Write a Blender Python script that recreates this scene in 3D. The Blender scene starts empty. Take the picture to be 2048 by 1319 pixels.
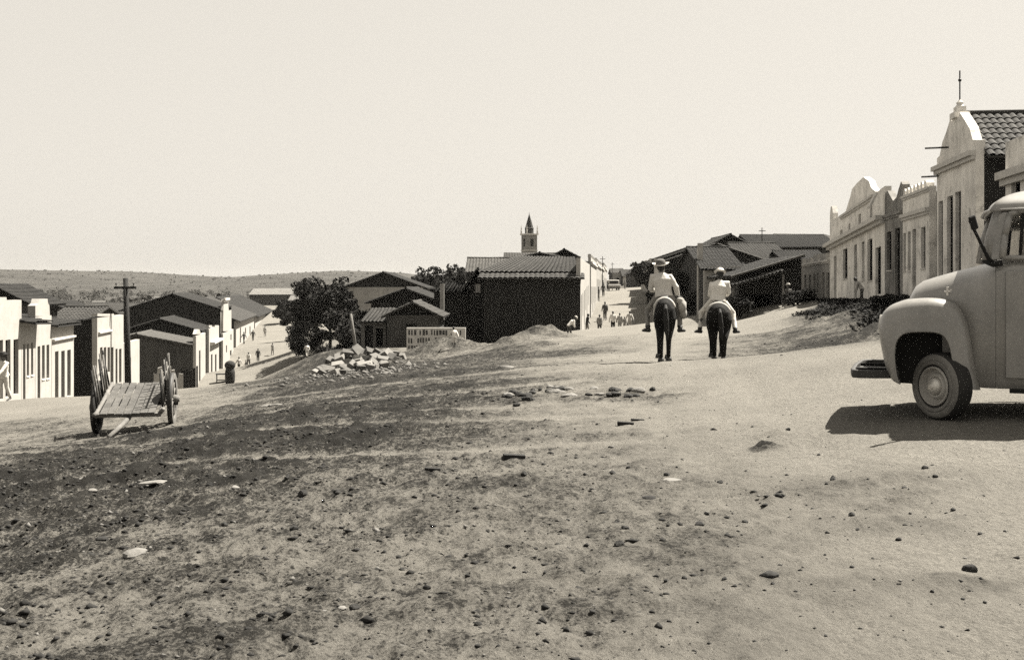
import bpy, bmesh, math, random
import numpy as np
from mathutils import Vector, Matrix, Quaternion

# ------------------------------------------------------------------ camera, sky, sun, exposure
random.seed(7)
SC = bpy.context.scene
COL = SC.collection
F, H0, EYE = 2200.0, 575.0, 1.6        # focal length and horizon row in photograph pixels (2048 x 1319), eye height
cam = bpy.data.cameras.new('camera'); camo = bpy.data.objects.new('camera', cam); COL.objects.link(camo)
camo.location = (0, 0, EYE); camo.rotation_euler = (math.radians(90), 0, 0)
cam.sensor_width = 36; cam.lens = 36 * F / 2048; cam.shift_y = -(659.5 - H0) / 2048
cam.clip_start = 0.1; cam.clip_end = 9000
SC.camera = camo
SC.view_settings.view_transform = 'Standard'; SC.view_settings.look = 'None'
SC.view_settings.gamma = 1; SC.view_settings.use_curve_mapping = False
SC.view_settings.exposure = 2.0
SC.render.filter_size = 1.9            # the soft lens of an old snapshot
SUN_EL, SUN_AZ = math.radians(56), math.radians(58)     # azimuth from +Y towards +X
world = bpy.data.worlds.new('World'); SC.world = world; world.use_nodes = True
wn = world.node_tree; wn.nodes.clear()
sky = wn.nodes.new('ShaderNodeTexSky'); sky.sky_type = 'NISHITA'; sky.sun_disc = False
sky.sun_elevation = SUN_EL; sky.sun_rotation = SUN_AZ; sky.dust_density = 3.0; sky.air_density = 1.0
bw = wn.nodes.new('ShaderNodeRGBToBW'); pw = wn.nodes.new('ShaderNodeMath'); pw.operation = 'POWER'; pw.inputs[1].default_value = 0.16
ml = wn.nodes.new('ShaderNodeVectorMath'); ml.operation = 'SCALE'; ml.inputs[0].default_value = (1.0, 0.945, 0.85)
mk = wn.nodes.new('ShaderNodeMath'); mk.operation = 'MULTIPLY'; mk.inputs[1].default_value = 2.78
bg = wn.nodes.new('ShaderNodeBackground'); bg.inputs[1].default_value = 0.06
wo = wn.nodes.new('ShaderNodeOutputWorld')
L = wn.links.new
L(sky.outputs[0], bw.inputs[0]); L(bw.outputs[0], pw.inputs[0]); L(pw.outputs[0], mk.inputs[0]); L(mk.outputs[0], ml.inputs['Scale'])
L(ml.outputs[0], bg.inputs[0]); L(bg.outputs[0], wo.inputs[0])
sun = bpy.data.lights.new('sun', 'SUN'); suno = bpy.data.objects.new('sun', sun); COL.objects.link(suno)
sun.energy = 5.0; sun.angle = math.radians(0.53); sun.color = (1.0, 0.945, 0.845)
SDIR = Vector((math.cos(SUN_EL) * math.sin(SUN_AZ), math.cos(SUN_EL) * math.cos(SUN_AZ), math.sin(SUN_EL)))
suno.rotation_euler = SDIR.to_track_quat('Z', 'Y').to_euler(); suno.location = (30, 10, 60)
SC.cycles.use_denoising = False     # the grain of a fast old film
SC.cycles.max_bounces = 6; SC.cycles.diffuse_bounces = 3

# ------------------------------------------------------------------ small helpers
def Xp(px, Y): return (px - 1024) / F * Y
def Zp(py, Y): return EYE + (H0 - py) / F * Y
def P(px, py, Y): return Vector((Xp(px, Y), Y, Zp(py, Y)))

def vnoise(x, y, seed=0):
    x = np.asarray(x, float); y = np.asarray(y, float)
    xi = np.floor(x); yi = np.floor(y); fx = x - xi; fy = y - yi
    fx = fx * fx * (3 - 2 * fx); fy = fy * fy * (3 - 2 * fy)
    def h(a, b):
        n = np.sin(a * 127.1 + b * 311.7 + seed * 74.7) * 43758.5453
        return n - np.floor(n)
    a = h(xi, yi); b = h(xi + 1, yi); c = h(xi, yi + 1); d = h(xi + 1, yi + 1)
    return (a * (1 - fx) + b * fx) * (1 - fy) + (c * (1 - fx) + d * fx) * fy - 0.5
def fbm(x, y, octv=4, seed=0):
    s = 0; a = 1.0
    for k in range(octv):
        s = s + a * vnoise(x * 2 ** k + 17.3 * k, y * 2 ** k - 9.1 * k, seed + k); a *= 0.5
    return s

MATS = {}
def mat(name, g, rough=0.92, var=0.22, scale=2.0, bump=0.0, bscale=18.0, tint=(1.0, 0.96, 0.89), streak=0.0, spots=0.0, metal=0.0, spec=0.3, coat=0.0, fine=0.0):
    if name in MATS: return MATS[name]
    m = bpy.data.materials.new(name); m.use_nodes = True; MATS[name] = m
    nt = m.node_tree; n = nt.nodes; l = nt.links.new
    b = n['Principled BSDF']; b.inputs['Roughness'].default_value = rough; b.inputs['Metallic'].default_value = metal
    b.inputs['Specular IOR Level'].default_value = spec
    if coat: b.inputs['Coat Weight'].default_value = coat; b.inputs['Coat Roughness'].default_value = 0.25
    tc = n.new('ShaderNodeTexCoord')
    no = n.new('ShaderNodeTexNoise'); no.inputs['Scale'].default_value = scale; no.inputs['Detail'].default_value = 7; no.inputs['Roughness'].default_value = 0.62
    l(tc.outputs['Object'], no.inputs['Vector'])
    mr = n.new('ShaderNodeMapRange'); mr.inputs[1].default_value = 0.28; mr.inputs[2].default_value = 0.72
    mr.inputs[3].default_value = 1 - var; mr.inputs[4].default_value = 1 + var
    l(no.outputs['Fac'], mr.inputs[0])
    val = mr.outputs[0]
    def mul(a, bb):
        q = n.new('ShaderNodeMath'); q.operation = 'MULTIPLY'; l(a, q.inputs[0]); l(bb, q.inputs[1]); return q.outputs[0]
    if streak:
        mp = n.new('ShaderNodeMapping'); mp.inputs['Scale'].default_value = (.8, .8, 0.22); l(tc.outputs['Object'], mp.inputs[0])
        n2 = n.new('ShaderNodeTexNoise'); n2.inputs['Scale'].default_value = 2.2; n2.inputs['Detail'].default_value = 9; n2.inputs['Roughness'].default_value = .7; l(mp.outputs[0], n2.inputs['Vector'])
        r2 = n.new('ShaderNodeMapRange'); r2.inputs[1].default_value = 0.42; r2.inputs[2].default_value = 0.7; r2.inputs[3].default_value = 1; r2.inputs[4].default_value = 1 - streak
        l(n2.outputs['Fac'], r2.inputs[0]); val = mul(val, r2.outputs[0])
    if spots:
        n3 = n.new('ShaderNodeTexNoise'); n3.inputs['Scale'].default_value = scale * 3.1; n3.inputs['Detail'].default_value = 8; n3.inputs['Roughness'].default_value = 0.75
        l(tc.outputs['Object'], n3.inputs['Vector'])
        r3 = n.new('ShaderNodeMapRange'); r3.inputs[1].default_value = 0.54; r3.inputs[2].default_value = 0.62; r3.inputs[3].default_value = 1; r3.inputs[4].default_value = 1 - spots
        l(n3.outputs['Fac'], r3.inputs[0]); val = mul(val, r3.outputs[0])
    if fine:
        n4 = n.new('ShaderNodeTexNoise'); n4.inputs['Scale'].default_value = 45; n4.inputs['Detail'].default_value = 3
        l(tc.outputs['Object'], n4.inputs['Vector'])
        r4 = n.new('ShaderNodeMapRange'); r4.inputs[1].default_value = 0.3; r4.inputs[2].default_value = 0.7; r4.inputs[3].default_value = 1 - fine; r4.inputs[4].default_value = 1 + fine
        l(n4.outputs['Fac'], r4.inputs[0]); val = mul(val, r4.outputs[0])
    sc = n.new('ShaderNodeVectorMath'); sc.operation = 'SCALE'; sc.inputs[0].default_value = (g * tint[0], g * tint[1], g * tint[2])
    l(val, sc.inputs['Scale']); l(sc.outputs[0], b.inputs['Base Color'])
    if bump:
        nb = n.new('ShaderNodeTexNoise'); nb.inputs['Scale'].default_value = bscale; nb.inputs['Detail'].default_value = 5; l(tc.outputs['Object'], nb.inputs['Vector'])
        bp = n.new('ShaderNodeBump'); bp.inputs['Strength'].default_value = bump; bp.inputs['Distance'].default_value = 0.03
        l(nb.outputs['Fac'], bp.inputs['Height']); l(bp.outputs[0], b.inputs['Normal'])
    return m

class MB:
    """collects polygons and links them as ONE mesh object"""
    def __init__(s): s.v = []; s.f = []
    def add(s, vs, fs):
        o = len(s.v); s.v.extend([tuple(p) for p in vs]); s.f.extend([tuple(i + o for i in f) for f in fs]); return s
    def quad(s, a, b, c, d): return s.add([a, b, c, d], [(0, 1, 2, 3)])
    def box(s, x0, x1, y0, y1, z0, z1, M=None):
        vs = [(x0, y0, z0), (x1, y0, z0), (x1, y1, z0), (x0, y1, z0), (x0, y0, z1), (x1, y0, z1), (x1, y1, z1), (x0, y1, z1)]
        if M is not None: vs = [M @ Vector(p) for p in vs]
        return s.add(vs, [(0, 3, 2, 1), (4, 5, 6, 7), (0, 1, 5, 4), (1, 2, 6, 5), (2, 3, 7, 6), (3, 0, 4, 7)])
    def prism(s, pts, y0, y1):
        """polygon (x, z) extruded along y"""
        n = len(pts)
        vs = [(x, y0, z) for x, z in pts] + [(x, y1, z) for x, z in pts]
        fs = [tuple(range(n)), tuple(range(2 * n - 1, n - 1, -1))] + [(i, i + n, (i + 1) % n + n, (i + 1) % n) for i in range(n)]
        return s.add(vs, fs)
    def tube(s, path, rad, seg=8, up=(0, 0, 1), cap=True):
        path = [Vector(p) for p in path]; n = len(path); up = Vector(up)
        vs = []; prev = None
        for i, p in enumerate(path):
            t = (path[min(i + 1, n - 1)] - path[max(i - 1, 0)])
            t = t.normalized() if t.length > 1e-9 else Vector((0, 0, 1))
            side = t.cross(up)
            if side.length < 0.15: side = prev if prev is not None else t.cross(Vector((0, 1, 0)))
            side = (side - t * side.dot(t)).normalized()
            if prev is not None and side.dot(prev) < 0: side = -side
            prev = side; u2 = side.cross(t)
            r = rad[i] if isinstance(rad, (list, tuple)) else rad
            ra, rb = r if isinstance(r, (list, tuple)) else (r, r)
            for k in range(seg):
                a = 2 * math.pi * k / seg
                vs.append(p + side * (ra * math.cos(a)) + u2 * (rb * math.sin(a)))
        fs = []
        for i in range(n - 1):
            for k in range(seg):
                k2 = (k + 1) % seg
                fs.append((i * seg + k, i * seg + k2, (i + 1) * seg + k2, (i + 1) * seg + k))
        if cap:
            fs.append(tuple(range(seg - 1, -1, -1))); fs.append(tuple((n - 1) * seg + k for k in range(seg)))
        return s.add(vs, fs)
    def ball(s, c, r, seg=12, rings=8, M=None):
        r = r if isinstance(r, (list, tuple)) else (r, r, r)
        vs = [(0, 0, -1)]; c = Vector(c)
        for i in range(1, rings):
            th = -math.pi / 2 + math.pi * i / rings
            for k in range(seg):
                a = 2 * math.pi * k / seg; vs.append((math.cos(th) * math.cos(a), math.cos(th) * math.sin(a), math.sin(th)))
        vs.append((0, 0, 1)); top = len(vs) - 1
        out = []
        for p in vs:
            q = Vector((p[0] * r[0], p[1] * r[1], p[2] * r[2]))
            if M is not None: q = M @ q
            out.append(c + q)
        fs = [(0, 1 + (k + 1) % seg, 1 + k) for k in range(seg)]
        for i in range(rings - 2):
            for k in range(seg):
                a = 1 + i * seg; k2 = (k + 1) % seg
                fs.append((a + k, a + k2, a + seg + k2, a + seg + k))
        a = 1 + (rings - 2) * seg
        fs += [(a + k, a + (k + 1) % seg, top) for k in range(seg)]
        return s.add(out, fs)
    def lathe(s, prof, seg=24, axis='y', c=(0, 0, 0)):
        """profile (radius, along) spun about an axis"""
        vs = []; n = len(prof)
        for r, h in prof:
            for k in range(seg):
                a = 2 * math.pi * k / seg; q, w = r * math.cos(a), r * math.sin(a)
                p = (q, h, w) if axis == 'y' else ((q, w, h) if axis == 'z' else (h, q, w))
                vs.append((p[0] + c[0], p[1] + c[1], p[2] + c[2]))
        fs = [(i * seg + k, i * seg + (k + 1) % seg, (i + 1) * seg + (k + 1) % seg, (i + 1) * seg + k) for i in range(n - 1) for k in range(seg)]
        return s.add(vs, fs)
    def mesh(s, name):
        me = bpy.data.meshes.new(name); me.from_pydata(s.v, [], s.f); me.update()
        bm = bmesh.new(); bm.from_mesh(me); bmesh.ops.recalc_face_normals(bm, faces=bm.faces); bm.to_mesh(me); bm.free()
        return me
    def build(s, name, m, parent=None, smooth=False, loc=None, fn=None):
        if fn is not None: s.v = [tuple(fn(Vector(p))) for p in s.v]
        me = s.mesh(name); me.materials.append(m)
        if smooth:
            me.polygons.foreach_set('use_smooth', [True] * len(me.polygons))
        o = bpy.data.objects.new(name, me); COL.objects.link(o)
        if parent is not None: o.parent = parent
        if loc is not None: o.location = loc
        return o
def autosmooth(o, deg=40):
    bm = bmesh.new(); bm.from_mesh(o.data)
    for f in bm.faces: f.smooth = True
    for e in bm.edges:
        if len(e.link_faces) == 2 and e.calc_face_angle(0) > math.radians(deg): e.smooth = False
    bm.to_mesh(o.data); bm.free(); return o
def bevel(o, w=0.01, seg=2, ang=35):
    b = o.modifiers.new('bevel', 'BEVEL'); b.width = w; b.segments = seg; b.limit_method = 'ANGLE'; b.angle_limit = math.radians(ang); return o
def fuse(mb, name, m, parent=None, voxel=0.02, smooth_it=3, loc=None):
    """overlapping closed volumes welded into one continuous skin"""
    me = mb.mesh(name); t = bpy.data.objects.new('tmp', me); COL.objects.link(t)
    r = t.modifiers.new('r', 'REMESH'); r.mode = 'VOXEL'; r.voxel_size = voxel; r.use_smooth_shade = True
    if smooth_it: q = t.modifiers.new('s', 'SMOOTH'); q.factor = 0.5; q.iterations = smooth_it
    dg = bpy.context.evaluated_depsgraph_get()
    me2 = bpy.data.meshes.new_from_object(t.evaluated_get(dg)); me2.name = name
    bpy.data.objects.remove(t); bpy.data.meshes.remove(me)
    me2.materials.clear(); me2.materials.append(m)
    me2.polygons.foreach_set('use_smooth', [True] * len(me2.polygons))
    o = bpy.data.objects.new(name, me2); COL.objects.link(o)
    if parent is not None: o.parent = parent
    if loc is not None: o.location = loc
    return o
def tag(o, label=None, cat=None, group=None, kind=None):
    if label: o['label'] = label
    if cat: o['category'] = cat
    if group: o['group'] = group
    if kind: o['kind'] = kind
    return o
def thing(name, label, cat, loc=(0, 0, 0), rz=0.0, group=None):
    o = bpy.data.objects.new(name, None); COL.objects.link(o); o.location = loc; o.rotation_euler = (0, 0, rz); o.empty_display_size = 0.3
    return tag(o, label, cat, group)

# ------------------------------------------------------------------ the terrain
CP = []
def cp(*a): CP.append(tuple(map(float, a)))
def cpp(px, py, Y): p = P(px, py, Y); CP.append((p.x, p.y, p.z))
for a in [(0, 0, 0), (-6, 0, -.3), (8, 0, .45), (0, -25, 0), (-25, -15, -1), (25, -15, 1), (0, 5, 0), (-3, 5, -.1), (3, 5, .08), (0, 10, -.02), (-2.2, 9, -.12),
          (-4, 15, -.5), (-2, 15, -.22), (0, 15, -.1), (2, 15, -.03), (4, 15, .16), (6.5, 15, .5), (4.2, 10.8, .32), (6.9, 9.9, .30), (7.5, 11.3, .30), (4.8, 12.4, .31), (8.5, 9.5, .34), (2, 10, .04), (2, 25, -.1), (3.5, 25, -.1), (5, 26, -.06), (7, 26, .05),
          (0, 25, -.3), (-3, 25, -.7), (-5.5, 24, -1.02), (-8, 23.5, -1.46), (-7.5, 21, -1.3), (-11, 24, -1.75), (-15, 25, -2.0), (-30, 20, -3)]: cp(*a)
for a in [(0, 1100, 8.6), (0, 1000, 11.5), (0, 900, 19), (0, 840, 30), (345, 800, 31), (450, 785, 31), (560, 771, 32), (640, 753, 34), (740, 736, 40), (850, 723, 44), (960, 702, 48),
          (1100, 680, 45), (1240, 669, 45), (1400, 662, 42), (1140, 661, 75), (1230, 665, 88), (1200, 592, 140), (1255, 579, 200), (1255, 572, 240), (1500, 641, 66), (1577, 635, 62), (1400, 652, 70),
          (640, 702, 70), (640, 690, 108), (700, 716, 62), (760, 702, 66), (870, 705, 62), (907, 714, 57), (1000, 692, 70), (560, 690, 140), (700, 650, 120)]: cpp(*a)
def XL(Y): return -11.9 - .168 * Y
def XR(Y): return 10 + .139 * Y
LZ = [(34, -2.1), (40, -2.55), (46, -3.0), (51.5, -3.55), (57, -4.2), (65, -5.2), (80, -6.6), (97, -7.6), (122, -7.6), (135, -7.0), (160, -6.0), (200, -4.3), (260, -2.6)]
for Y, z in LZ:
    cp(XL(Y), Y, z); cp(XL(Y) - 8, Y, z - .1)
    if Y >= 57: cp(XL(Y) + 7, Y, z + .05)
RZ = [(20, 1.15), (30, 1.15), (40, 1.12), (50, 1.02), (60, .85), (70, .7), (85, .5)]
for Y, z in RZ:
    cp(XR(Y), Y, z); cp(XR(Y) + 6, Y, z + .1); cp(XR(Y) - 3.0, Y, z - .12)
    if Y <= 62 and Y > 20: cp(XR(Y) - 4.9, Y, .14 - .25 * max(0, Y - 40) / 22)
for Y, z in [(100, -1.0), (120, 0.0), (160, 1.1)]:
    cp(-2.8 + .1 * Y, Y, z); cp(3 + .1 * Y, Y, z); cp(14 + .1 * Y, Y, z + .2)
for a in [(-100, 300, -12), (0, 300, 1.5), (60, 300, 2), (150, 300, 3), (-60, 400, -9), (-300, 400, -15), (300, 400, 3), (0, 600, -8), (200, 600, -4), (-600, 800, -20), (0, 1000, -18), (600, 800, -12), (0, 3500, -30), (-2500, 3500, -30),
          (2500, 3500, -30), (-1500, 0, -25), (1500, 0, -5), (-60, 60, -7), (-90, 120, -11), (-45, 35, -4), (-40, 5, -2.5), (40, 30, 1.5), (50, 80, 1.2), (40, 0, 1.5), (-10, 130, -3.5), (0, 110, -1.5), (-200, -200, -5), (200, -200, 2), (0, -300, 0)]: cp(*a)
CPA = np.array(CP)
_d = np.sqrt(((CPA[:, None, :2] - CPA[None, :, :2]) ** 2).sum(2) + 1.5 ** 2)
_A = np.block([[-_d + 0.25 * np.eye(len(CPA)), np.c_[CPA[:, :2], np.ones(len(CPA))]], [np.c_[CPA[:, :2], np.ones(len(CPA))].T, np.zeros((3, 3))]])
_W = np.linalg.solve(_A, np.r_[CPA[:, 2], 0, 0, 0])
# heaps of earth: photo column, row of the foot, distance, radius, height
MOUNDS = [(722, 750, 38.5, 1.7, .45), (1068, 668, 50, 1.15, .75), (1115, 668, 51, 1.3, .5), (1035, 684, 46, 1.2, .5), (893, 712, 59, 2.3, .95), (1060, 700, 40, 1.5, .28), (955, 700, 52, 1.2, .3), (690, 745, 38, 1.0, .2), (1560, 893, 11.0, .2, .05), (1680, 660, 36, 1.6, .3), (1745, 690, 28, 1.1, .35)]
MW = [(Xp(a, Y), Y, r, h) for a, b, Y, r, h in MOUNDS]
def gz_arr(X, Y, fine=True):
    X = np.asarray(X, float).ravel(); Y = np.asarray(Y, float).ravel(); Z = np.empty_like(X)
    for i in range(0, len(X), 20000):
        x = X[i:i + 20000]; y = Y[i:i + 20000]
        d = np.sqrt((x[:, None] - CPA[None, :, 0]) ** 2 + (y[:, None] - CPA[None, :, 1]) ** 2 + 1.5 ** 2)
        Z[i:i + 20000] = -d @ _W[:-3] + x * _W[-3] + y * _W[-2] + _W[-1]
    for cx, cy, r, h in MW:
        q = np.exp(-(((X - cx) ** 2 + (Y - cy) ** 2) / r ** 2) ** 0.9)
        Z += h * q * (1 + .5 * vnoise(X * 2.2, Y * 2.2, 5))
    return Z
def gz(x, y): return float(gz_arr([x], [y])[0])
_YS = np.exp(np.linspace(math.log(3.2), math.log(420), 1400))
def hit(px, py):
    """where the sight line through this point of the photograph meets the ground"""
    xs = (px - 1024) / F * _YS; zs = EYE + (H0 - py) / F * _YS
    k = np.where(zs < gz_arr(xs, _YS))[0]
    Y = _YS[k[0]] if len(k) else 60.0
    return Vector((Xp(px, Y), Y, gz(Xp(px, Y), Y)))
# dark trodden soil, and bank shade painted as dark ground: photo column, row, half widths in metres, amount
BL = []
for _x, _y, _r, _h in MW[:6]: BL.append((_x - .3, _y - .5, _r * 1.1, _r * 1.3, .62))
for px, py, rx, ry, a in [(120, 960, 2.6, 2.6, .95), (60, 1070, 1.6, 1.2, .85), (420, 905, 3.2, 2.2, .9), (330, 985, 1.7, 1.1, .75), (560, 845, 3.6, 2.4, 1.0), (700, 812, 3.4, 2.8, .95), (480, 1000, 1.0, .8, .55),
                          (640, 905, 1.6, 1.5, .55), (880, 790, 2.6, 1.8, .75), (1020, 775, 2.2, 1.6, .65), (1200, 800, 1.5, .9, .65), (920, 745, 3.4, 2.6, .75), (780, 760, 3.4, 2.6, .85), (1055, 712, 2.8, 2.2, .85),
                          (830, 720, 4.5, 5.5, .8), (180, 1110, .9, .5, .7), (420, 1130, .9, .4, .55), (680, 1065, .8, .5, .45), (1330, 1045, .75, .5, .5), (1190, 985, .9, .6, .4), (1150, 880, 1.2, .8, .45), (1750, 1000, 1.3, .9, .4), (1820, 1050, .8, .4, .35),
                          (1400, 1050, .5, .4, .45), (200, 1240, .8, .3, .2), (560, 1210, .7, .25, .4), (1180, 1190, .6, .2, .35), (930, 1110, .8, .3, .35), (1990, 1160, .5, .25, .35), (300, 1300, .9, .25, .2), (1450, 1190, .4, .15, .3), (1330, 690, 1.5, 2.0, .25), (560, 1200, 2.0, .9, .3), (300, 1180, 1.6, .8, .35), (820, 1080, 1.8, 1.1, .3), (1020, 1230, 1.4, .6, .28), (1250, 1120, 1.2, .7, .3), (950, 950, 1.8, 1.2, .35), (1130, 1010, 1.1, .7, .3), (1850, 1180, .9, .4, .25), (1620, 1020, .9, .6, .2), (660, 722, 4, 9, .85), (620, 740, 3, 5, .8), (720, 742, 3, 3, .95),
                          (1660, 690, 3.0, 1.8, .8), (1720, 660, 3.4, 6, .85), (100, 850, 3.6, 2.2, .5), (640, 760, 4, 4, .6), (1560, 893, .2, .2, .9), (1120, 690, 4, 3, .35), (1620, 660, 3.2, 5, .6)]:
    h = hit(px, py); BL.append((h.x, h.y, rx, ry, a))
BANK_SHADE_Y = [25.5, 28.5, 31.5, 34.5, 37.5, 40.5, 43.5, 46.5]
for _y in BANK_SHADE_Y: BL.append((XR(_y) - 2.5, _y, 2.0, 2.6, 1.3))  # house and slope shade on the bank, painted in as dark ground
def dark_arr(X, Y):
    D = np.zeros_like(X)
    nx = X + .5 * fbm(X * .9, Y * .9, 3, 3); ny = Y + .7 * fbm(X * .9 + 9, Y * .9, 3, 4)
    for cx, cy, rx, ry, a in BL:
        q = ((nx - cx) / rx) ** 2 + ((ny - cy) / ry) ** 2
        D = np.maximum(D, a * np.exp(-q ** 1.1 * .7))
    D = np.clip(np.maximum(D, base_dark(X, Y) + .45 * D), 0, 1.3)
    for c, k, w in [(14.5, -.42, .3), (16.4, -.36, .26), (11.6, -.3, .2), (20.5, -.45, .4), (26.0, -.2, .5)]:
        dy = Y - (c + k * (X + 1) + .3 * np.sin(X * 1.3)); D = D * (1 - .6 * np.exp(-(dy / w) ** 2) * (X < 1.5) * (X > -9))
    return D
def base_dark(X, Y):
    # the churned side of the street, left of the wheel track
    e = X - (.05 + .09 * Y + .8 * np.sin(Y * .21))
    w = 1 / (1 + np.exp(np.clip(e / (.42 + .04 * Y), -30, 30)))
    return (.38 + .22 * np.clip((Y - 7.5) / 5, 0, 1) * np.clip(-(X - .2 - .02 * Y) / 1.5, 0, 1)) * w * np.clip(1.35 - Y / 70, 0, 1) * (1 - .75 * np.exp(-((Y - 33 - .2 * X) / 9) ** 2) * (X < -7)) * (1 - .8 * (X < -9.5) * np.clip((Y - 24) / 8, 0, 1))
def relief(X, Y, D):
    near = np.clip(1 - Y / 90, 0, 1)
    n1 = fbm(X * .8, Y * .8, 3, 11); n2 = fbm(X * 3.1, Y * 3.1, 4, 21); n3 = fbm(X * 9, Y * 9, 3, 31)
    n4 = fbm(X * 22, Y * 16, 2, 61) * np.clip(1.6 - Y / 18, 0, 1); rid = 1 - 2 * np.abs(fbm(X * 2.3 + 5, Y * 2.3, 3, 51))
    # wheel ruts wind along the road and across the slope
    rut = np.zeros_like(X)
    for x0, k, w, am in [(1.55, .105, .17, 1), (3.0, .085, .17, 1), (.2, .06, .13, .6), (4.3, .06, .15, .5), (-1.2, -.03, .12, .5)]:
        dx = X - (x0 + k * (Y - 8) + .35 * np.sin(Y * .17 + x0))
        rut += am * np.exp(-(dx / w) ** 2) - .5 * am * np.exp(-((np.abs(dx) - 2.0 * w) / w) ** 2)
    for c, k, w in [(14.5, -.42, .16), (16.4, -.36, .16), (11.6, -.3, .12), (20.5, -.45, .2), (9.3, -.25, .1)]:
        dy = Y - (c + k * (X + 1)); rut += .7 * np.exp(-(dy / w) ** 2) * (X < 1.0) - .4 * np.exp(-((dy - 2.2 * w) / w) ** 2) * (X < 1.0)
    return near * ((.3 + 1.0 * D) * (.045 * n1 + .06 * n2 * (.3 + D) + .06 * rid * D) + .045 * n3 * (.22 + 1.3 * D) + .03 * n4 * (.1 + D) - .016 * rut)
_base = gz_arr
def gfull_arr(X, Y):
    X = np.asarray(X, float).ravel(); Y = np.asarray(Y, float).ravel()
    return _base(X, Y) + relief(X, Y, dark_arr(X, Y))
def gz(x, y): return float(gfull_arr([x], [y])[0])
def build_ground():
    ts = np.r_[np.linspace(-2, -1.2, 8), np.linspace(-1.1, -.64, 16), np.linspace(-.62, .62, 430), np.linspace(.64, 1.1, 16), np.linspace(1.2, 2, 8)]
    ys = np.r_[np.linspace(-40, 2.4, 16), np.exp(np.linspace(math.log(2.9), math.log(75), 500)), np.exp(np.linspace(math.log(76), math.log(420), 170)), np.exp(np.linspace(math.log(430), math.log(2750), 24))]
    T, YY = np.meshgrid(ts, ys)
    S = np.where(YY < 3, np.maximum(YY, 3.0), YY)
    XX = T * (S + .0) + 0 * YY
    X = XX.ravel(); Y = YY.ravel()
    Z = gz_arr(X, Y)
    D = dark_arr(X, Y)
    n1 = fbm(X * .8, Y * .8, 4, 11); n2 = fbm(X * 3.1, Y * 3.1, 4, 21)
    Z = Z + relief(X, Y, D)
    far = np.clip((Y - 300) / 400, 0, 1); Z = Z + far * 6 * fbm(X / 160, Y / 160, 3, 8)
    nr, nc = T.shape
    me = bpy.data.meshes.new('ground')
    idx = np.arange(nr * nc).reshape(nr, nc)
    q = np.stack([idx[:-1, :-1], idx[:-1, 1:], idx[1:, 1:], idx[1:, :-1]], -1).reshape(-1, 4)
    me.vertices.add(nr * nc); me.vertices.foreach_set('co', np.c_[X, Y, Z].ravel())
    me.loops.add(q.size); me.loops.foreach_set('vertex_index', q.ravel().astype(np.int32))
    me.polygons.add(len(q)); me.polygons.foreach_set('loop_start', np.arange(0, q.size, 4, dtype=np.int32))
    me.update(calc_edges=True)
    me.polygons.foreach_set('use_smooth', [True] * len(q))
    at = me.attributes.new('soil', 'FLOAT', 'POINT')  # also carries the shade painted on the bank
    soil = D * (1.0 + .5 * n2) + .22 * np.clip(D * 4, 0, 1) * n1  # trodden soil plus the shade painted on the bank
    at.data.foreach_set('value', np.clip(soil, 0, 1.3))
    at = me.attributes.new('mottle', 'FLOAT', 'POINT')
    road = np.exp(-((X - (2.2 + .09 * Y)) / (1.7 + .04 * Y)) ** 2) * (Y > 3)
    at.data.foreach_set('value', np.clip(.34 + .85 * D + .22 * np.clip(-(X - .5) / 3, 0, 1) - .16 * road, .15, 1.1))
    at = me.attributes.new('field', 'FLOAT', 'POINT')
    at.data.foreach_set('value', np.clip((Y - 230) / 120, 0, 1) * (X < 2 + .02 * Y))
    o = bpy.data.objects.new('ground', me); COL.objects.link(o); tag(o, kind='structure')
    m = bpy.data.materials.new('earth'); m.use_nodes = True; nt = m.node_tree; n = nt.nodes; l = nt.links.new
    b = n['Principled BSDF']; b.inputs['Roughness'].default_value = 1; b.inputs['Specular IOR Level'].default_value = .1
    tc = n.new('ShaderNodeTexCoord')
    def noise(s, d=6, r=.65, mp=None):
        a = n.new('ShaderNodeTexNoise'); a.inputs['Scale'].default_value = s; a.inputs['Detail'].default_value = d; a.inputs['Roughness'].default_value = r
        if mp:
            q = n.new('ShaderNodeMapping'); q.inputs['Scale'].default_value = mp; l(tc.outputs['Object'], q.inputs[0]); l(q.outputs[0], a.inputs['Vector'])
        else: l(tc.outputs['Object'], a.inputs['Vector'])
        return a.outputs['Fac']
    def mr(x, a, bb, c, d):
        q = n.new('ShaderNodeMapRange'); l(x, q.inputs[0])
        for i, v in enumerate((a, bb, c, d)): q.inputs[i + 1].default_value = v
        return q.outputs[0]
    def op(k, a, bb):
        q = n.new('ShaderNodeMath'); q.operation = k
        for i, v in enumerate((a, bb)):
            if isinstance(v, (int, float)): q.inputs[i].default_value = v
            else: l(v, q.inputs[i])
        return q.outputs[0]
    at = n.new('ShaderNodeAttribute'); at.attribute_name = 'soil'  # trodden soil and painted bank shade together
    af = n.new('ShaderNodeAttribute'); af.attribute_name = 'field'
    n_a = noise(1.1, 8, .7); n_b = noise(9, 9, .78, (1, .55, 1)); n_c = noise(42, 5, .7); n_d = noise(.35, 5, .6)
    # soil amount and painted bank shade, broken up by noise at several sizes
    am = n.new('ShaderNodeAttribute'); am.attribute_name = 'mottle'
    n_e = noise(2.1, 9, .75, (1, .5, 1)); n_f = noise(20, 7, .8, (1, .6, 1))
    nz = op('ADD', op('MULTIPLY', op('SUBTRACT', n_b, .5), 1.5), op('MULTIPLY', op('SUBTRACT', n_e, .5), 1.1))
    nz = op('ADD', nz, op('MULTIPLY', op('SUBTRACT', n_f, .5), 2.0))
    nz = op('ADD', nz, op('MULTIPLY', op('SUBTRACT', n_c, .5), 1.9))
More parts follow.
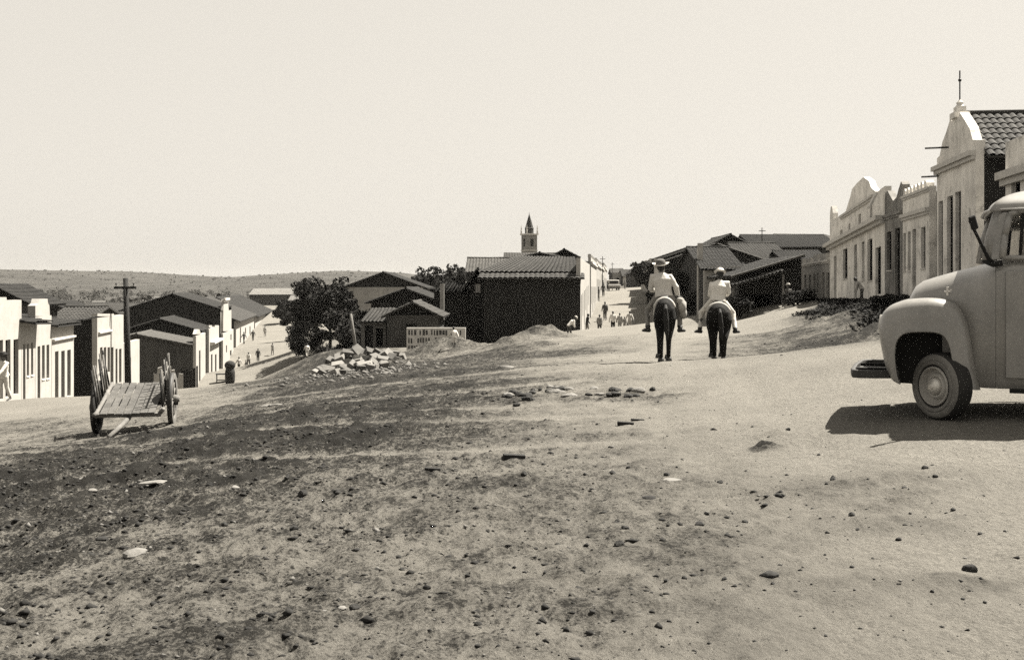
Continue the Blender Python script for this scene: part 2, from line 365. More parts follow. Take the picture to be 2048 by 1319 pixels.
    s = op('ADD', op('MULTIPLY', at.outputs['Fac'], .78), op('MULTIPLY', nz, am.outputs['Fac']))
    s = mr(s, .16, .62, 0, 1)
    pale = op('MULTIPLY', mr(n_d, .3, .7, .122, .162), op('MULTIPLY', mr(n_f, .3, .7, .68, 1.25), mr(n_c, .25, .75, .62, 1.34)))
    darkc = op('MULTIPLY', mr(n_a, .3, .7, .005, .016), op('MULTIPLY', mr(n_c, .25, .75, .5, 1.5), mr(n_f, .3, .7, .45, 1.9)))
    mx = n.new('ShaderNodeMix'); mx.data_type = 'FLOAT'; l(s, mx.inputs[0]); l(pale, mx.inputs[2]); l(darkc, mx.inputs[3])
    fld = mr(noise(.06, 8, .7), .35, .65, .008, .028)
    m2 = n.new('ShaderNodeMix'); m2.data_type = 'FLOAT'; l(af.outputs['Fac'], m2.inputs[0]); l(mx.outputs[0], m2.inputs[2]); l(fld, m2.inputs[3])
    v = n.new('ShaderNodeVectorMath'); v.operation = 'SCALE'; v.inputs[0].default_value = (1, .945, .84); l(m2.outputs[0], v.inputs['Scale'])
    l(v.outputs[0], b.inputs['Base Color'])
    bp = n.new('ShaderNodeBump'); bp.inputs['Strength'].default_value = .9; bp.inputs['Distance'].default_value = .06
    hb = op('ADD', op('ADD', op('MULTIPLY', n_b, .9), op('MULTIPLY', n_c, .35)), op('MULTIPLY', n_f, .6)); l(hb, bp.inputs['Height']); l(bp.outputs[0], b.inputs['Normal'])
    me.materials.append(m)
build_ground()

def build_hills():
    # long low ridge across the valley
    xs = np.linspace(-2600, 1800, 260); ys = np.r_[np.linspace(700, 2600, 60)]
    XX, YY = np.meshgrid(xs, ys)
    px = 1024 + F * XX / 1900.0
    sky_row = np.interp(px, [-700, 0, 150, 300, 430, 480, 600, 700, 800, 900, 1000, 1300, 1800, 2400], [545, 539, 541, 545, 553, 554, 546, 541, 545, 556, 574, 582, 584, 584])
    crest = EYE + (H0 - sky_row) / F * 1900
    t = np.clip((YY - 700) / 1200, 0, 1.4); prof = np.where(t < 1, t * t * (3 - 2 * t), 1 - .5 * (t - 1))
    Z = -32 + (crest + 32) * prof + prof * (2.2 * fbm(XX / 130, YY / 130, 5, 40)) + 1.2 * fbm(XX / 24, YY / 24, 3, 44) * prof
    mb = MB(); nr, nc = XX.shape
    mb.v = list(map(tuple, np.c_[XX.ravel(), YY.ravel(), Z.ravel()])); idx = np.arange(nr * nc).reshape(nr, nc)
    mb.f = [tuple(map(int, q)) for q in np.stack([idx[:-1, :-1], idx[:-1, 1:], idx[1:, 1:], idx[1:, :-1]], -1).reshape(-1, 4)]
    o = mb.build('hills', mat('scrub', .031, 1, .5, .02, spots=.55, spec=.05), smooth=True); tag(o, kind='structure')
build_hills()
def hill_clumps():
    rnd = random.Random(3); mb = MB(); H = bpy.data.objects['hills'].data; vs = [v.co for v in H.vertices if -1100 < v.co.x < 350 and v.co.y < 1950]
    for _ in range(1300):
        c = rnd.choice(vs); x, y, z = c.x + rnd.uniform(-9, 9), c.y + rnd.uniform(-15, 15), c.z
        R_ = rnd.uniform(.8, 1.9)
        for k in range(5):
            p = Vector((x + rnd.uniform(-R_, R_), y + rnd.uniform(-R_, R_), z + rnd.uniform(.2, 1.0) * R_ * .8)); a = Vector((rnd.gauss(0, 1), rnd.gauss(0, 1), rnd.gauss(0, .5))).normalized() * R_; b = a.cross(Vector((rnd.gauss(0, 1), rnd.gauss(0, 1), rnd.gauss(0, 1)))).normalized() * R_ * .7
            mb.add([p - a, p - b, p + a, p + b], [(0, 1, 2, 3)])
    tag(mb.build('hill_scrub', mat('scrub_tree', .036, 1, .4, .05, spec=.05)), 'dark scrub dotted over the far ridge', 'scrub', kind='stuff')
hill_clumps()

# ------------------------------------------------------------------ materials of the buildings
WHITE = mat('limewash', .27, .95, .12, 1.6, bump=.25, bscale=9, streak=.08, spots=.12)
WHITE2 = mat('limewash_old', .25, .95, .2, 1.3, bump=.3, bscale=8, streak=.3, spots=.4)
GREYPL = mat('plaster_pale', .6, .95, .28, .6, bump=.4, bscale=7, streak=.28, spots=.42)
GREYP2 = mat('plaster_grey', .38, .95, .3, .5, bump=.35, bscale=7, streak=.3, spots=.42)
STAIN = mat('plaster_stained', .17, .95, .35, .7, bump=.3, bscale=7, streak=.6, spots=.35)
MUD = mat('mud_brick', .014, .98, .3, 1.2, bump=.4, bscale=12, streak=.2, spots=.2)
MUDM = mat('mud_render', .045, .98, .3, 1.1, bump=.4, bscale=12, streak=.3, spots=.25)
TILE = mat('clay_tile', .034, .95, .5, 2.6, spots=.5, fine=.3)
TILED = mat('clay_tile_dark', .014, .95, .4, 2.2, spots=.4, fine=.3)
TILEL = mat('clay_tile_pale', .06, .95, .4, 2.4, spots=.35, fine=.25)
SHEET = mat('roof_sheet', .11, .7, .15, .8, streak=.2)
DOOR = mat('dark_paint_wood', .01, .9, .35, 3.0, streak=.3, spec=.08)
DOORG = mat('grey_paint_wood', .03, .9, .3, 3.0, streak=.3, spec=.08)
FRAME = mat('pale_trim', .4, .9, .15, 3)
STONEP = mat('cut_stone', .11, .95, .2, 3.2, bump=.4, bscale=14, spots=.25)
WOODG = mat('weathered_wood', .12, .9, .3, 4, bump=.4, bscale=22, streak=.35)
WOODD = mat('dark_wood', .012, .9, .35, 4, bump=.3, bscale=22)
IRON = mat('dark_iron', .02, .6, .3, 6)

def roof_patch(mb, a, b, c, d, pitch=.24, course=.42, amp=.06, thick=.07):
    """barrel tiles on the quad a-b (eave) d-c (ridge)"""
    a, b, c, d = [Vector(p) + Vector((0, 0, random.uniform(-.06, .04))) for p in (a, b, c, d)]
    n = (b - a).cross(d - a).normalized()
    if n.z < 0: n = -n
    W = max((b - a).length, (c - d).length); H = max((d - a).length, (c - b).length)
    nu = max(2, int(W / pitch)) * 4; nv = max(1, int(H / course))
    us = np.linspace(0, 1, nu + 1); prof = amp * np.abs(np.sin(us * nu / 4 * math.pi))
    jit = [random.uniform(-.012, .012) for _ in range(nu // 4 + 2)]
    vs = []
    for j in range(nv):
        for e in (0, 1):
            t = (j + e) / nv; lift = .035 * (1 - e)
            for i, u in enumerate(us):
                p = a.lerp(b, u).lerp(d.lerp(c, u), t)
                sag = -.08 * math.sin(math.pi * t) * math.sin(math.pi * u)
                vs.append(p + n * (thick + prof[i] + lift + sag + jit[i // 4]))
    m = nu + 1; fs = []
    for r in range(2 * nv - 1):
        for i in range(nu): fs.append((r * m + i, r * m + i + 1, (r + 1) * m + i + 1, (r + 1) * m + i))
    mb.add(vs, fs)
    mb.add([a, b, c, d, a + n * thick, b + n * thick, c + n * thick, d + n * thick], [(0, 1, 2, 3), (0, 4, 5, 1), (1, 5, 6, 2), (2, 6, 7, 3), (3, 7, 4, 0)])

def facade(mb, Lx, z0, z1, ops, depth=.24, x0=0.0, y=0.0):
    xs = sorted({x0, Lx} | {o[0] for o in ops} | {o[1] for o in ops}); zs = sorted({z0, z1} | {o[2] for o in ops} | {o[3] for o in ops})
    for i in range(len(xs) - 1):
        for j in range(len(zs) - 1):
            cx, cz = (xs[i] + xs[i + 1]) / 2, (zs[j] + zs[j + 1]) / 2
            if any(o[0] < cx < o[1] and o[2] < cz < o[3] for o in ops): continue
            mb.quad((xs[i], y, zs[j]), (xs[i + 1], y, zs[j]), (xs[i + 1], y, zs[j + 1]), (xs[i], y, zs[j + 1]))
    for a, b, c, d in [o[:4] for o in ops]:
        mb.quad((a, y, c), (a, y, d), (a, y + depth, d), (a, y + depth, c)); mb.quad((b, y, c), (b, y, d), (b, y + depth, d), (b, y + depth, c))
        mb.quad((a, y, d), (b, y, d), (b, y + depth, d), (a, y + depth, d)); mb.quad((a, y, c), (b, y, c), (b, y + depth, c), (a, y + depth, c))

def panel(root, o, fn, y=0.0, depth=.2, detail=True):
    a, b, c, d, kind = o[:5]; m = o[5] if len(o) > 5 else DOOR
    mb = MB(); yb = y + depth
    w = b - a
    if kind == 'louvre':
        mb.box(a, b, yb, yb + .03, c, d)
        k = max(4, int((d - c) / .12))
        for i in range(k):
            z = c + (i + .5) * (d - c) / k
            mb.add([(a, yb - .06, z - .035), (b, yb - .06, z - .035), (b, yb - .002, z + .035), (a, yb - .002, z + .035)], [(0, 1, 2, 3)])
        return mb.build('window', m, root, fn=fn)
    mb.box(a, b, yb, yb + .04, c, d)
    nb = max(2, int(w / .22))
    if detail:
        for i in range(nb):   # planks standing a little proud
            mb.box(a + w * i / nb + .012, a + w * (i + 1) / nb - .012, yb - .02, yb - .001, c + .02, d - .02)
    p = mb.build('door' if kind == 'door' else 'window', m, root, fn=fn)
    if detail:
        fr = MB(); t = .07
        fr.box(a + .003, a + t, yb - .07, yb - .022, c, d - t); fr.box(b - t, b - .003, yb - .07, yb - .022, c, d - t); fr.box(a + .003, b - .003, yb - .07, yb - .022, d - t, d - .003)
        fr.build('frame', m, p, fn=fn)
        if kind == 'window':
            si = MB(); si.box(a - .04, b + .04, y - .035, y - .003, c - .06, c - .01); si.build('sill', FRAME, p, fn=fn)
        else:
            hd = MB(); hd.ball((b - .18, yb - .05, c + 1.0), .035, 8, 6); hd.build('handle', IRON, p, fn=fn)
    return p

def house(name, label, p0, p1, D, zb, zt, wall, ops=(), side=None, roof=None, rm=None, parapet=(), cornice=(), cat='house', group=None, ext=1.6, slope=0.0, detail=True, eave=None, ridge=None, ov=.35, trim=None, hide=None):
    """front from p0 to p1 (ground plan, the house lies to the left of that direction), base zb, front top zt, depth D.
    roof: 'u' ridge along the front, 'v' ridge running back, 'shed', 'flat'; eave and ridge as absolute heights"""
    a = Vector((p0[0], p0[1], 0)); b = Vector((p1[0], p1[1], 0)); Lx = (b - a).length
    ang = math.atan2(b.y - a.y, b.x - a.x)
    root = thing(name, label, cat, (a.x, a.y, zb), ang, group)
    H = zt - zb; side = side or wall; trim = trim or FRAME
    E = (eave - zb) if eave is not None else H - .4; R = (ridge - zb) if ridge is not None else E + 1.2
    fn = (lambda p: Vector((p.x, p.y, p.z + slope * p.x))) if slope else None
    mb = MB(); facade(mb, Lx, -ext, H, list(ops)); 
    T = .26
    mb.quad((0, 0, H), (Lx, 0, H), (Lx, T, H), (0, T, H))
    mb.quad((0, T, E - .3), (Lx, T, E - .3), (Lx, T, H), (0, T, H))
    mb.quad((0, 0, -ext), (0, T, -ext), (0, T, H), (0, 0, H)); mb.quad((Lx, 0, -ext), (Lx, T, -ext), (Lx, T, H), (Lx, 0, H))
    mb.build('wall', wall, root, fn=fn)
    sb = MB(); y0 = T
    front_top = E
    if roof == 'v':
        for y in (D,): sb.add([(0, y, -ext), (Lx, y, -ext), (Lx, y, E), (Lx / 2, y, R), (0, y, E)], [(0, 1, 2, 3, 4)])
        if R > H: sb.add([(0, y0, E), (Lx, y0, E), (Lx / 2, y0, R)], [(0, 1, 2)])
        for x in (0, Lx): sb.quad((x, y0, -ext), (x, D, -ext), (x, D, E), (x, y0, E))
    elif roof == 'u':
        for x in (0, Lx): sb.add([(x, y0, -ext), (x, D, -ext), (x, D, E), (x, (D + y0) / 2, R), (x, y0, E)], [(0, 1, 2, 3, 4)])
        sb.quad((0, D, -ext), (Lx, D, -ext), (Lx, D, E), (0, D, E))
    else:
        h2 = R if roof == 'shed' else E
        for x in (0, Lx): sb.quad((x, y0, -ext), (x, D, -ext), (x, D, h2), (x, y0, E))
        sb.quad((0, D, -ext), (Lx, D, -ext), (Lx, D, h2), (0, D, h2))
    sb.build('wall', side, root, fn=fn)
    if roof:
        rb = MB(); rm = rm or TILE
        hid = (H > E + .12) if hide is None else hide             # a parapet hides the front eave
        yf = T + .01 if hid else -ov
        if roof == 'u':
            ym = (D + T) / 2; s = (R - E) / max(.1, ym - T)
            roof_patch(rb, (-ov * .6, yf, E + s * (yf - T)), (Lx + ov * .6, yf, E + s * (yf - T)), (Lx + ov * .6, ym, R), (-ov * .6, ym, R))
            roof_patch(rb, (-ov * .6, D + ov, E - s * ov), (Lx + ov * .6, D + ov, E - s * ov), (Lx + ov * .6, ym, R), (-ov * .6, ym, R))
            rb.tube([(-ov * .6, ym, R + .1), (Lx / 2, ym, R + .07), (Lx + ov * .6, ym, R + .1)], .1, 8)
        elif roof == 'v':
            s = (R - E) / (Lx / 2)
            roof_patch(rb, (-ov, yf, E - s * ov), (-ov, D + ov, E - s * ov), (Lx / 2, D + ov, R), (Lx / 2, yf, R))
            roof_patch(rb, (Lx + ov, yf, E - s * ov), (Lx + ov, D + ov, E - s * ov), (Lx / 2, D + ov, R), (Lx / 2, yf, R))
            rb.tube([(Lx / 2, yf, R + .1), (Lx / 2, D / 2, R + .07), (Lx / 2, D + ov, R + .1)], .1, 8)
        else:
            h2 = R if roof == 'shed' else E
            s = (h2 - E) / (D - T)
            roof_patch(rb, (-.05, yf, E + s * (yf - T)), (Lx + .05, yf, E + s * (yf - T)), (Lx + .05, D + ov, h2 + s * ov), (-.05, D + ov, h2 + s * ov))
        rb.build('roof', rm, root, fn=fn)
    for pts in parapet:
        q = MB(); q.prism([(x, z - zb) for x, z in pts], .003, T + .04); q.build('parapet', wall, root, fn=fn)
    for c in cornice:                # (x0, x1, z, height, projection)
        x0, x1, z, h, pr = c[:5]; q = MB(); z -= zb
        q.box(x0, x1, -pr, -.002, z, z + h); q.box(x0 + .02, x1 - .02, -pr * .55, -.003, z - h * .8, z - .002)
        q.build('cornice', c[5] if len(c) > 5 else trim, root, fn=fn)
    for o in ops:
        if o[4] != 'hole': panel(root, o, fn, detail=detail)
        else:
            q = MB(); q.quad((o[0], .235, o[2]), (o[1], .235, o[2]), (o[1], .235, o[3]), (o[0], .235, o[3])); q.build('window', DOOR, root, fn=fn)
    return root

# ------------------------------------------------------------------ right hand row, its fronts in the shade
SQ = math.hypot(1, .139)
def YR(px): return 22000.0 / (px - 1330)
def rpt(Y): return (XR(Y), Y)
def rop(Y0, zb, px0, px1, t, b, kind, m=DOOR):
    ya, yb = YR(px0), YR(px1); ym = (ya + yb) / 2
    z1 = Zp(t, ym) - zb; z0 = (Zp(b, ym) - zb) if b is not None else .02
    return ((Y0 - ya) * SQ, (Y0 - yb) * SQ, max(z0, .02), z1, kind, m)
def ru(Y0, px): return (Y0 - YR(px)) * SQ

# the gabled house with the iron finial
Y0, Y1, zb = 40.45, 35.4, 1.12
ops = [rop(Y0, zb, 1877, 1886, 402, None, 'door', DOORG), rop(Y0, zb, 1894, 1906, 392, None, 'door'), rop(Y0, zb, 1911, 1922, 383, None, 'door', DOORG)]
Lh = (Y0 - Y1) * SQ; mid = Lh * .5
par1 = [[(0, 5.9), (Lh, 5.9), (Lh, 6.35), (Lh - .35, 6.4), (Lh - .75, 6.85), (Lh - 1.25, 7.15), (mid + .6, 7.55), (mid + .5, 7.42), (mid - .5, 7.42), (mid - .6, 7.55), (1.3, 7.1), (.8, 6.85), (.4, 6.4), (0, 6.35)]]
R1 = house('town_house', 'tall pale house with stepped gable, iron finial and broad tiled roof behind the truck', rpt(Y0), rpt(Y1), 16, zb, 5.9, GREYPL, ops, MUD, 'v', TILE, par1,
           [(-.02, Lh + .02, 5.86, .16, .22)], ov=.45, eave=5.95, ridge=7.5, hide=True)
q = MB(); q.box(mid - .32, mid + .32, -.1, .42, 6.3, 6.5); q.box(mid - .2, mid + .2, 0, .32, 6.503, 6.7); q.lathe([(.16, 6.703), (.1, 6.78), (.12, 6.85), (.02, 6.95)], 10, 'z', (mid, .16, 0)); q.build('pedestal', GREYPL, R1)
q = MB(); q.tube([(mid, .16, 6.9), (mid, .16, 7.95)], .024, 6); q.ball((mid, .16, 7.62), .06, 8, 6); q.box(mid - .12, mid + .12, .145, .175, 7.6, 7.64); q.build('finial', IRON, R1)
for z, x, ln in [(5.42, 1.7, .8), (4.55, .25, .6)]:
    q = MB(); q.tube([(x, -.01, z), (x, -ln, z - .02)], .035, 6); q.build('rainwater_spout', IRON, R1)
# next house, cut by the edge of the photograph
Y0, Y1, zb = 32.3, 21, 1.15
ops = [(.55, 1.35, 2.1, 3.9, 'window'), (2.4, 3.3, .02, 3.4, 'door'), (4.5, 5.3, 1.2, 3.4, 'window'), (7.0, 7.9, .02, 3.4, 'door')]
house('town_house', 'pale house with heavy cornice, cut off by the right edge above the truck cab', rpt(Y0), rpt(Y1), 11, zb, 5.85, GREYPL, ops, GREYP2, 'u', TILE, [], [(-.1, 11.5, 4.75, .22, .28)], eave=5.3, ridge=7.0)
# the flat topped house
Y0, Y1, zb = 46.25, 41.6, 1.05
ops = [rop(Y0, zb, 1807, 1812, 466, 541, 'window', DOORG), rop(Y0, zb, 1815.5, 1821.5, 463, 541, 'window', DOORG), rop(Y0, zb, 1825, 1832, 458, None, 'door'), rop(Y0, zb, 1842, 1851, 454, 536, 'window')]
L2 = (Y0 - Y1) * SQ
R2 = house('town_house', 'flat topped pale house with scalloped parapet between the dark stained front and the gabled house', rpt(Y0), rpt(Y1), 12, zb, 5.45, GREYPL, ops, MUD, 'u', TILE,
           [[(x, 5.45), (x + .42, 5.45), (x + .42, 5.62), (x + .3, 5.72), (x + .12, 5.72), (x, 5.62)] for x in np.arange(.05, L2 - .45, .62)], [(-.0, L2, 4.5, .14, .16), (0, L2, 5.32, .1, .1)], eave=4.9, ridge=6.0)
# dark stained narrow front
Y0, Y1, zb = 50.0, 46.3, 1.0
ops = [rop(Y0, zb, 1774, 1783, 463, 540, 'window'), rop(Y0, zb, 1790, 1800, 456, None, 'door')]
L3 = (Y0 - Y1) * SQ
house('town_house', 'narrow front with dark water stains and ragged curved parapet beside the long house', rpt(Y0), rpt(Y1), 12, zb, 5.2, STAIN, ops, MUD, 'u', TILED,
      [[(0, 5.2), (1.0, 5.2), (1.0, 5.75), (.6, 5.95), (0, 5.9)], [(1.0, 5.2), (2.5, 5.2), (2.5, 5.5), (1.8, 5.4), (1.0, 5.75)], [(2.5, 5.2), (L3, 5.2), (L3, 5.95), (L3 - .3, 6.1), (2.9, 5.8), (2.5, 5.5)]], [(0, L3, 4.75, .12, .12, STAIN)], eave=4.8, ridge=5.7)
# the long house with the raking pediment; its lines follow the slope of the street
Y0, Y1, zb = 66.7, 50.05, .66
sl = .040
ops = []
for a, b, t, bo, k in [(1668, 1673, 512, None, 'door'), (1686, 1695, 497, 557, 'window'), (1708.5, 1714, 489, None, 'door'), (1723.5, 1729, 483, 560, 'window'), (1735, 1745, 478, 561, 'window'), (1751, 1762, 494, None, 'door')]:
    o = list(rop(Y0, zb, a, b, t, bo, k)); um = (o[0] + o[1]) / 2; o[3] -= sl * um
    o[2] = max(.02, o[2] - sl * um); ops.append(tuple(o))
for a, b, t, bo in [(1680, 1685, 460, 476), (1697, 1701, 447, 466), (1717, 1722, 428, 454), (1740, 1745, 411, 440)]:
    o = list(rop(Y0, zb, a, b, t, bo, 'hole')); um = (o[0] + o[1]) / 2; o[2] -= sl * um; o[3] -= sl * um; ops.append(tuple(o))
L4 = (Y0 - Y1) * SQ
def zz(px, py): return Zp(py, YR(px)) - sl * ru(Y0, px)
par = [[(0, 5.35), (ru(Y0, 1690), 5.35), (ru(Y0, 1690), 5.5), (1.3, 5.6), (1.2, 6.0), (.9, 6.45), (.3, 6.45), (0, 6.0)],
       [(ru(Y0, 1690), 5.35), (ru(Y0, 1752), 5.35), (ru(Y0, 1752), 5.55), (ru(Y0, 1748), 5.7), (ru(Y0, 1747), zz(1747, 380)), (ru(Y0, 1742), zz(1742, 374)), (ru(Y0, 1738), zz(1738, 362)), (ru(Y0, 1727), zz(1727, 354)), (ru(Y0, 1714), zz(1714, 366)), (ru(Y0, 1704), zz(1704, 378)), (ru(Y0, 1700), zz(1700, 395)), (ru(Y0, 1690), 5.5)],
       [(ru(Y0, 1752), 5.35), (L4, 5.35), (L4, 5.55), (ru(Y0, 1752), 5.5)]]
R4 = house('town_house', 'long weathered house with stepped ornate pediment and dark cornice above tall openings', rpt(Y0), rpt(Y1), 13, zb, 5.35, GREYPL, ops, MUD, 'u', TILED, par,
           [(-.05, L4 + .05, 4.02, .2, .42), (ru(Y0, 1683), ru(Y0, 1748), 5.36, .12, .14)], slope=sl, eave=4.9, ridge=5.8)
q = MB(); q.add([(L4 - .1, -.75, 3.95), (L4 + .5, -.75, 3.95), (L4 + .5, -.43, 4.6), (L4 - .1, -.43, 4.6), (L4 - .1, -.7, 3.85), (L4 + .5, -.7, 3.85), (L4 + .5, -.38, 4.5), (L4 - .1, -.38, 4.5)], [(0, 1, 2, 3), (4, 5, 6, 7), (0, 1, 5, 4), (1, 2, 6, 5), (2, 3, 7, 6), (3, 0, 4, 7)])
q.build('awning', FRAME, R4, fn=lambda p: Vector((p.x, p.y, p.z + sl * p.x)))
# low white houses further along
Y0, Y1, zb = 85.5, 66.75, .55
ops = [rop(Y0, zb, a, b, t, None if k == 'door' else bb, k) for a, b, t, bb, k in [(1609, 1613, 549, 0, 'door'), (1618, 1622, 549, 0, 'door'), (1627, 1631, 548, 0, 'door'), (1634, 1637, 546, 585, 'window'), (1644, 1649, 544, 0, 'door'), (1653, 1659, 545, 0, 'door')]]
L5 = (Y0 - Y1) * SQ
house('row_house', 'low pale row house with toothed parapet beyond the long house on the right', rpt(Y0), rpt(Y1), 9, zb, 3.45, WHITE2, ops, MUD, 'u', TILED,
      [[(x, 3.45), (x + w, 3.45), (x + w, 3.45 + h), (x, 3.45 + h)] for x, w, h in [(.2, 2.2, .2), (4.0, 2.0, .25), (7.4, 2.6, .2), (11.4, 2.2, .35), (14.6, 2.9, .3)]], [(0, L5, 3.2, .12, .14)], eave=3.2, ridge=4.4)

# ------------------------------------------------------------------ houses that turn a side or gable to us
def front(name, label, px0, px1, Y, zb, zt, D, wall, ops=(), side=None, roof=None, rm=None, **k):
    return house(name, label, (Xp(px0, Y), Y), (Xp(px1, Y), Y), D, zb, zt, wall, ops, side, roof, rm, **k)
# shed in the shade across the road
b1 = thing('barn', 'dark open shed with tiled roof rising to the right behind the woman on the road', 'barn', (Xp(1477, 70), 70, -.6), 0)
bw_ = Xp(1603, 70) - Xp(1477, 70); zl_, zr_ = Zp(553, 70) + .6, Zp(517, 70) + .6
q = MB(); tmp = MB(); facade(tmp, bw_, -1.6, zl_, [(.5, 2.2, .02, 1.75), (2.55, 3.1, .9, 1.75)], .3); q.add(tmp.v, tmp.f)
q.add([(0, 0, zl_), (bw_, 0, zl_), (bw_, 0, zr_)], [(0, 1, 2)]); q.quad((0, 0, -1.6), (0, 10, -1.6), (0, 10, zl_), (0, 0, zl_)); q.quad((bw_, 0, -1.6), (bw_, 10, -1.6), (bw_, 10, zr_), (bw_, 0, zr_)); q.quad((0, 10, -1.6), (bw_, 10, -1.6), (bw_, 10, zr_), (0, 10, zl_)); q.build('wall', MUD, b1)
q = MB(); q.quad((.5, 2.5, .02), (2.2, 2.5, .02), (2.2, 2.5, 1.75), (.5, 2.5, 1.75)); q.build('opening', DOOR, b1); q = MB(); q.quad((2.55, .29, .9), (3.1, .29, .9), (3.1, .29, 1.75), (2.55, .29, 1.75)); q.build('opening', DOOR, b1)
q = MB(); roof_patch(q, (-.6, -.7, zl_ - .1), (-.6, 10.3, zl_ - .1), (bw_ + .05, 10.3, zr_ + .1), (bw_ + .05, -.7, zr_ + .1)); q.build('roof', TILED, b1)
q = MB(); s0 = (zr_ - zl_) / bw_
q.tube([(-.62, -.74, zl_ - .02), (bw_, -.74, zr_ + .2)], .085, 8); q.build('verge', TILEL, b1)  # paler tile colour paints the sunlit edge of the roof
q = MB(); roof_patch(q, (-.9, -1.7, zl_ - .75), (2.6, -1.7, zl_ + .25), (2.6, -.05, zl_ + .5), (-.9, -.05, zl_ - .5)); q.build('lean_to_roof', TILE, b1)
for x in (-.7, 2.4): q = MB(); q.box(x, x + .12, -1.6, -1.48, -.6, zl_ + (-.75 if x < 0 else .15)); q.build('post', WOODG, b1)
front('row_house', 'weathered house with pale patched wall behind the right hand rider', 1408, 1482, 78, -.9, 3.1, 12, GREYP2, [(.5, 1.2, .02, 2.4, 'door'), (1.9, 2.4, .9, 2.3, 'window')], MUD, 'u', TILED, eave=3.0, ridge=4.6, ov=.5)
front('row_house', 'house with dark tiled roof just left of the shed roof, behind the riders', 1404, 1484, 92, -.4, 3.6, 12, MUD, [(1, 1.7, .9, 2.2, 'window')], MUD, 'u', TILED, eave=3.5, ridge=5.0, ov=.6)
front('row_house', 'house with weathered tiled roof rising behind the middle of the shed', 1490, 1578, 95, -.4, 4.1, 12, MUD, [], MUD, 'u', TILE, eave=4.1, ridge=5.6, ov=.5)
front('row_house', 'house with dark roof between the shed and the low white row house', 1584, 1668, 90, -.4, 3.6, 11, MUDM, [], MUD, 'u', TILED, eave=3.5, ridge=4.7, ov=.5)
front('row_house', 'house with low dark gable peak above the long tiled roof', 1408, 1512, 112, .2, 5.2, 10, MUDM, [], MUD, 'v', TILED, eave=5.6, ridge=6.95, ov=.5)
front('row_house', 'house with bleached flat roof highest beyond the pediment house', 1512, 1680, 118, .3, 6.0, 14, MUD, [], MUD, 'u', TILED, eave=6.0, ridge=7.5, ov=.5)
r = front('row_house', 'far house with pale sheet roof on the skyline behind the pediment house', 1590, 1700, 126, .3, 6.6, 10, MUDM, [], MUD, 'shed', SHEET, eave=6.9, ridge=8.1, ov=.5)
wv = front('row_house', 'small far house showing a whitewashed gable between dark roofs', 1462, 1500, 104, .3, 5.1, 6, WHITE2, [], MUD, 'v', TILED, eave=5.0, ridge=5.75, ov=.3)
# uphill street, right side (fronts face the street)
def SR(Y): return (3.4 + .1 * Y, Y)
def SL(Y): return (-2.8 + .1 * Y, Y)
for i, (ya, yb, zt, lab, w) in enumerate([(112, 94, 4.0, 'grey plastered house near the foot of the hill street on its right side', GREYP2), (134, 113, 4.6, 'dim plastered house half way up the hill street on its right side', STAIN),
                                    (160, 135, 5.2, 'stained house in the upper part of the hill street on its right side', GREYP2), (196, 161, 5.6, 'last house at the top right of the hill street', STAIN)]):
    Lz = math.hypot(ya - yb, .1 * (ya - yb)); zb = gz(*SR((ya + yb) / 2))
    house('row_house', lab, SR(ya), SR(yb), 9, zb, zt, GREYP2, [(u, u + 1.0, .02, 2.4, 'door' if k % 2 else 'hole') for k, u in enumerate(np.arange(1.5, Lz - 2, 3.2))], MUD, 'u', TILE, eave=zt - .2, ridge=zt + 1.3, detail=False, cornice=[(0, Lz, zt - .3, .15, .15, w)])
# uphill street, left side in full sun; the first front belongs to the warehouse
for i, (ya, yb, zt, lab, w) in enumerate([(99.2, 121, 4.35, 'white sunlit house next to the warehouse on the hill street', WHITE), (121.3, 146, 4.6, 'white sunlit house with dark stains half way up the hill street', WHITE2),
                                    (146.3, 172, 4.75, 'white sunlit house with small windows high on the hill street', WHITE), (172.3, 204, 5.2, 'last white sunlit house at the top left of the hill street', WHITE2)]):
    Lz = math.hypot(ya - yb, .1 * (ya - yb)); zb = gz(*SL((ya + yb) / 2)) - .1
    house('row_house', lab, SL(ya), SL(yb), 9, zb, zt, w, [(u, u + 1.0, .02 if k % 3 else .9, 2.5, 'door' if k % 3 else 'hole') for k, u in enumerate(np.arange(1.2, Lz - 2, 2.9))], MUD, 'u', TILE, eave=zt - .5, ridge=zt + .35, detail=False,
          cornice=[(0, Lz, zt - .55, .16, .16)], parapet=[[(x, zt), (x + 1.2, zt), (x + 1.2, zt + .3), (x, zt + .3)] for x in np.arange(.6, Lz - 1.5, 4.3)])
# the warehouse: black shaded end wall under a broad tiled roof
WH = thing('warehouse', 'big dark warehouse with broad tiled roof at the foot of the hill street', 'warehouse', (Xp(968, 76), 76, -2.1), 0)
wl = Xp(1161, 76) - Xp(968, 76); Hh = 2.3 + 2.1
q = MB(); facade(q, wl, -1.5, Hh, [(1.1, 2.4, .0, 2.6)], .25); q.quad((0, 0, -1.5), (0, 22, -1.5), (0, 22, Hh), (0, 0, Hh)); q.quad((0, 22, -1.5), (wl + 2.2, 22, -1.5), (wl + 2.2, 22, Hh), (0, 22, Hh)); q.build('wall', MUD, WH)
panel(WH, (1.1, 2.4, 0, 2.6, 'door', WOODD), None)
q = MB()
dirx, diry = .1 / SQ, 1 / SQ
def wf(u, z, o=0.0): return (wl + .1 * u + o, u - o * .1, z)
wops = [(1.5, 2.5, .6, 3.2), (4.2, 5.2, 1.6, 3.3), (7.2, 8.3, .9, 3.5), (10.5, 11.5, 1.9, 3.6), (13.6, 14.7, 1.2, 3.8), (17, 18, 2.2, 3.9)]
tmp = MB(); facade(tmp, 22, -1.5, 5.75, wops, .25)
q.add([wf(p[0], p[2], -p[1]) for p in tmp.v], tmp.f)
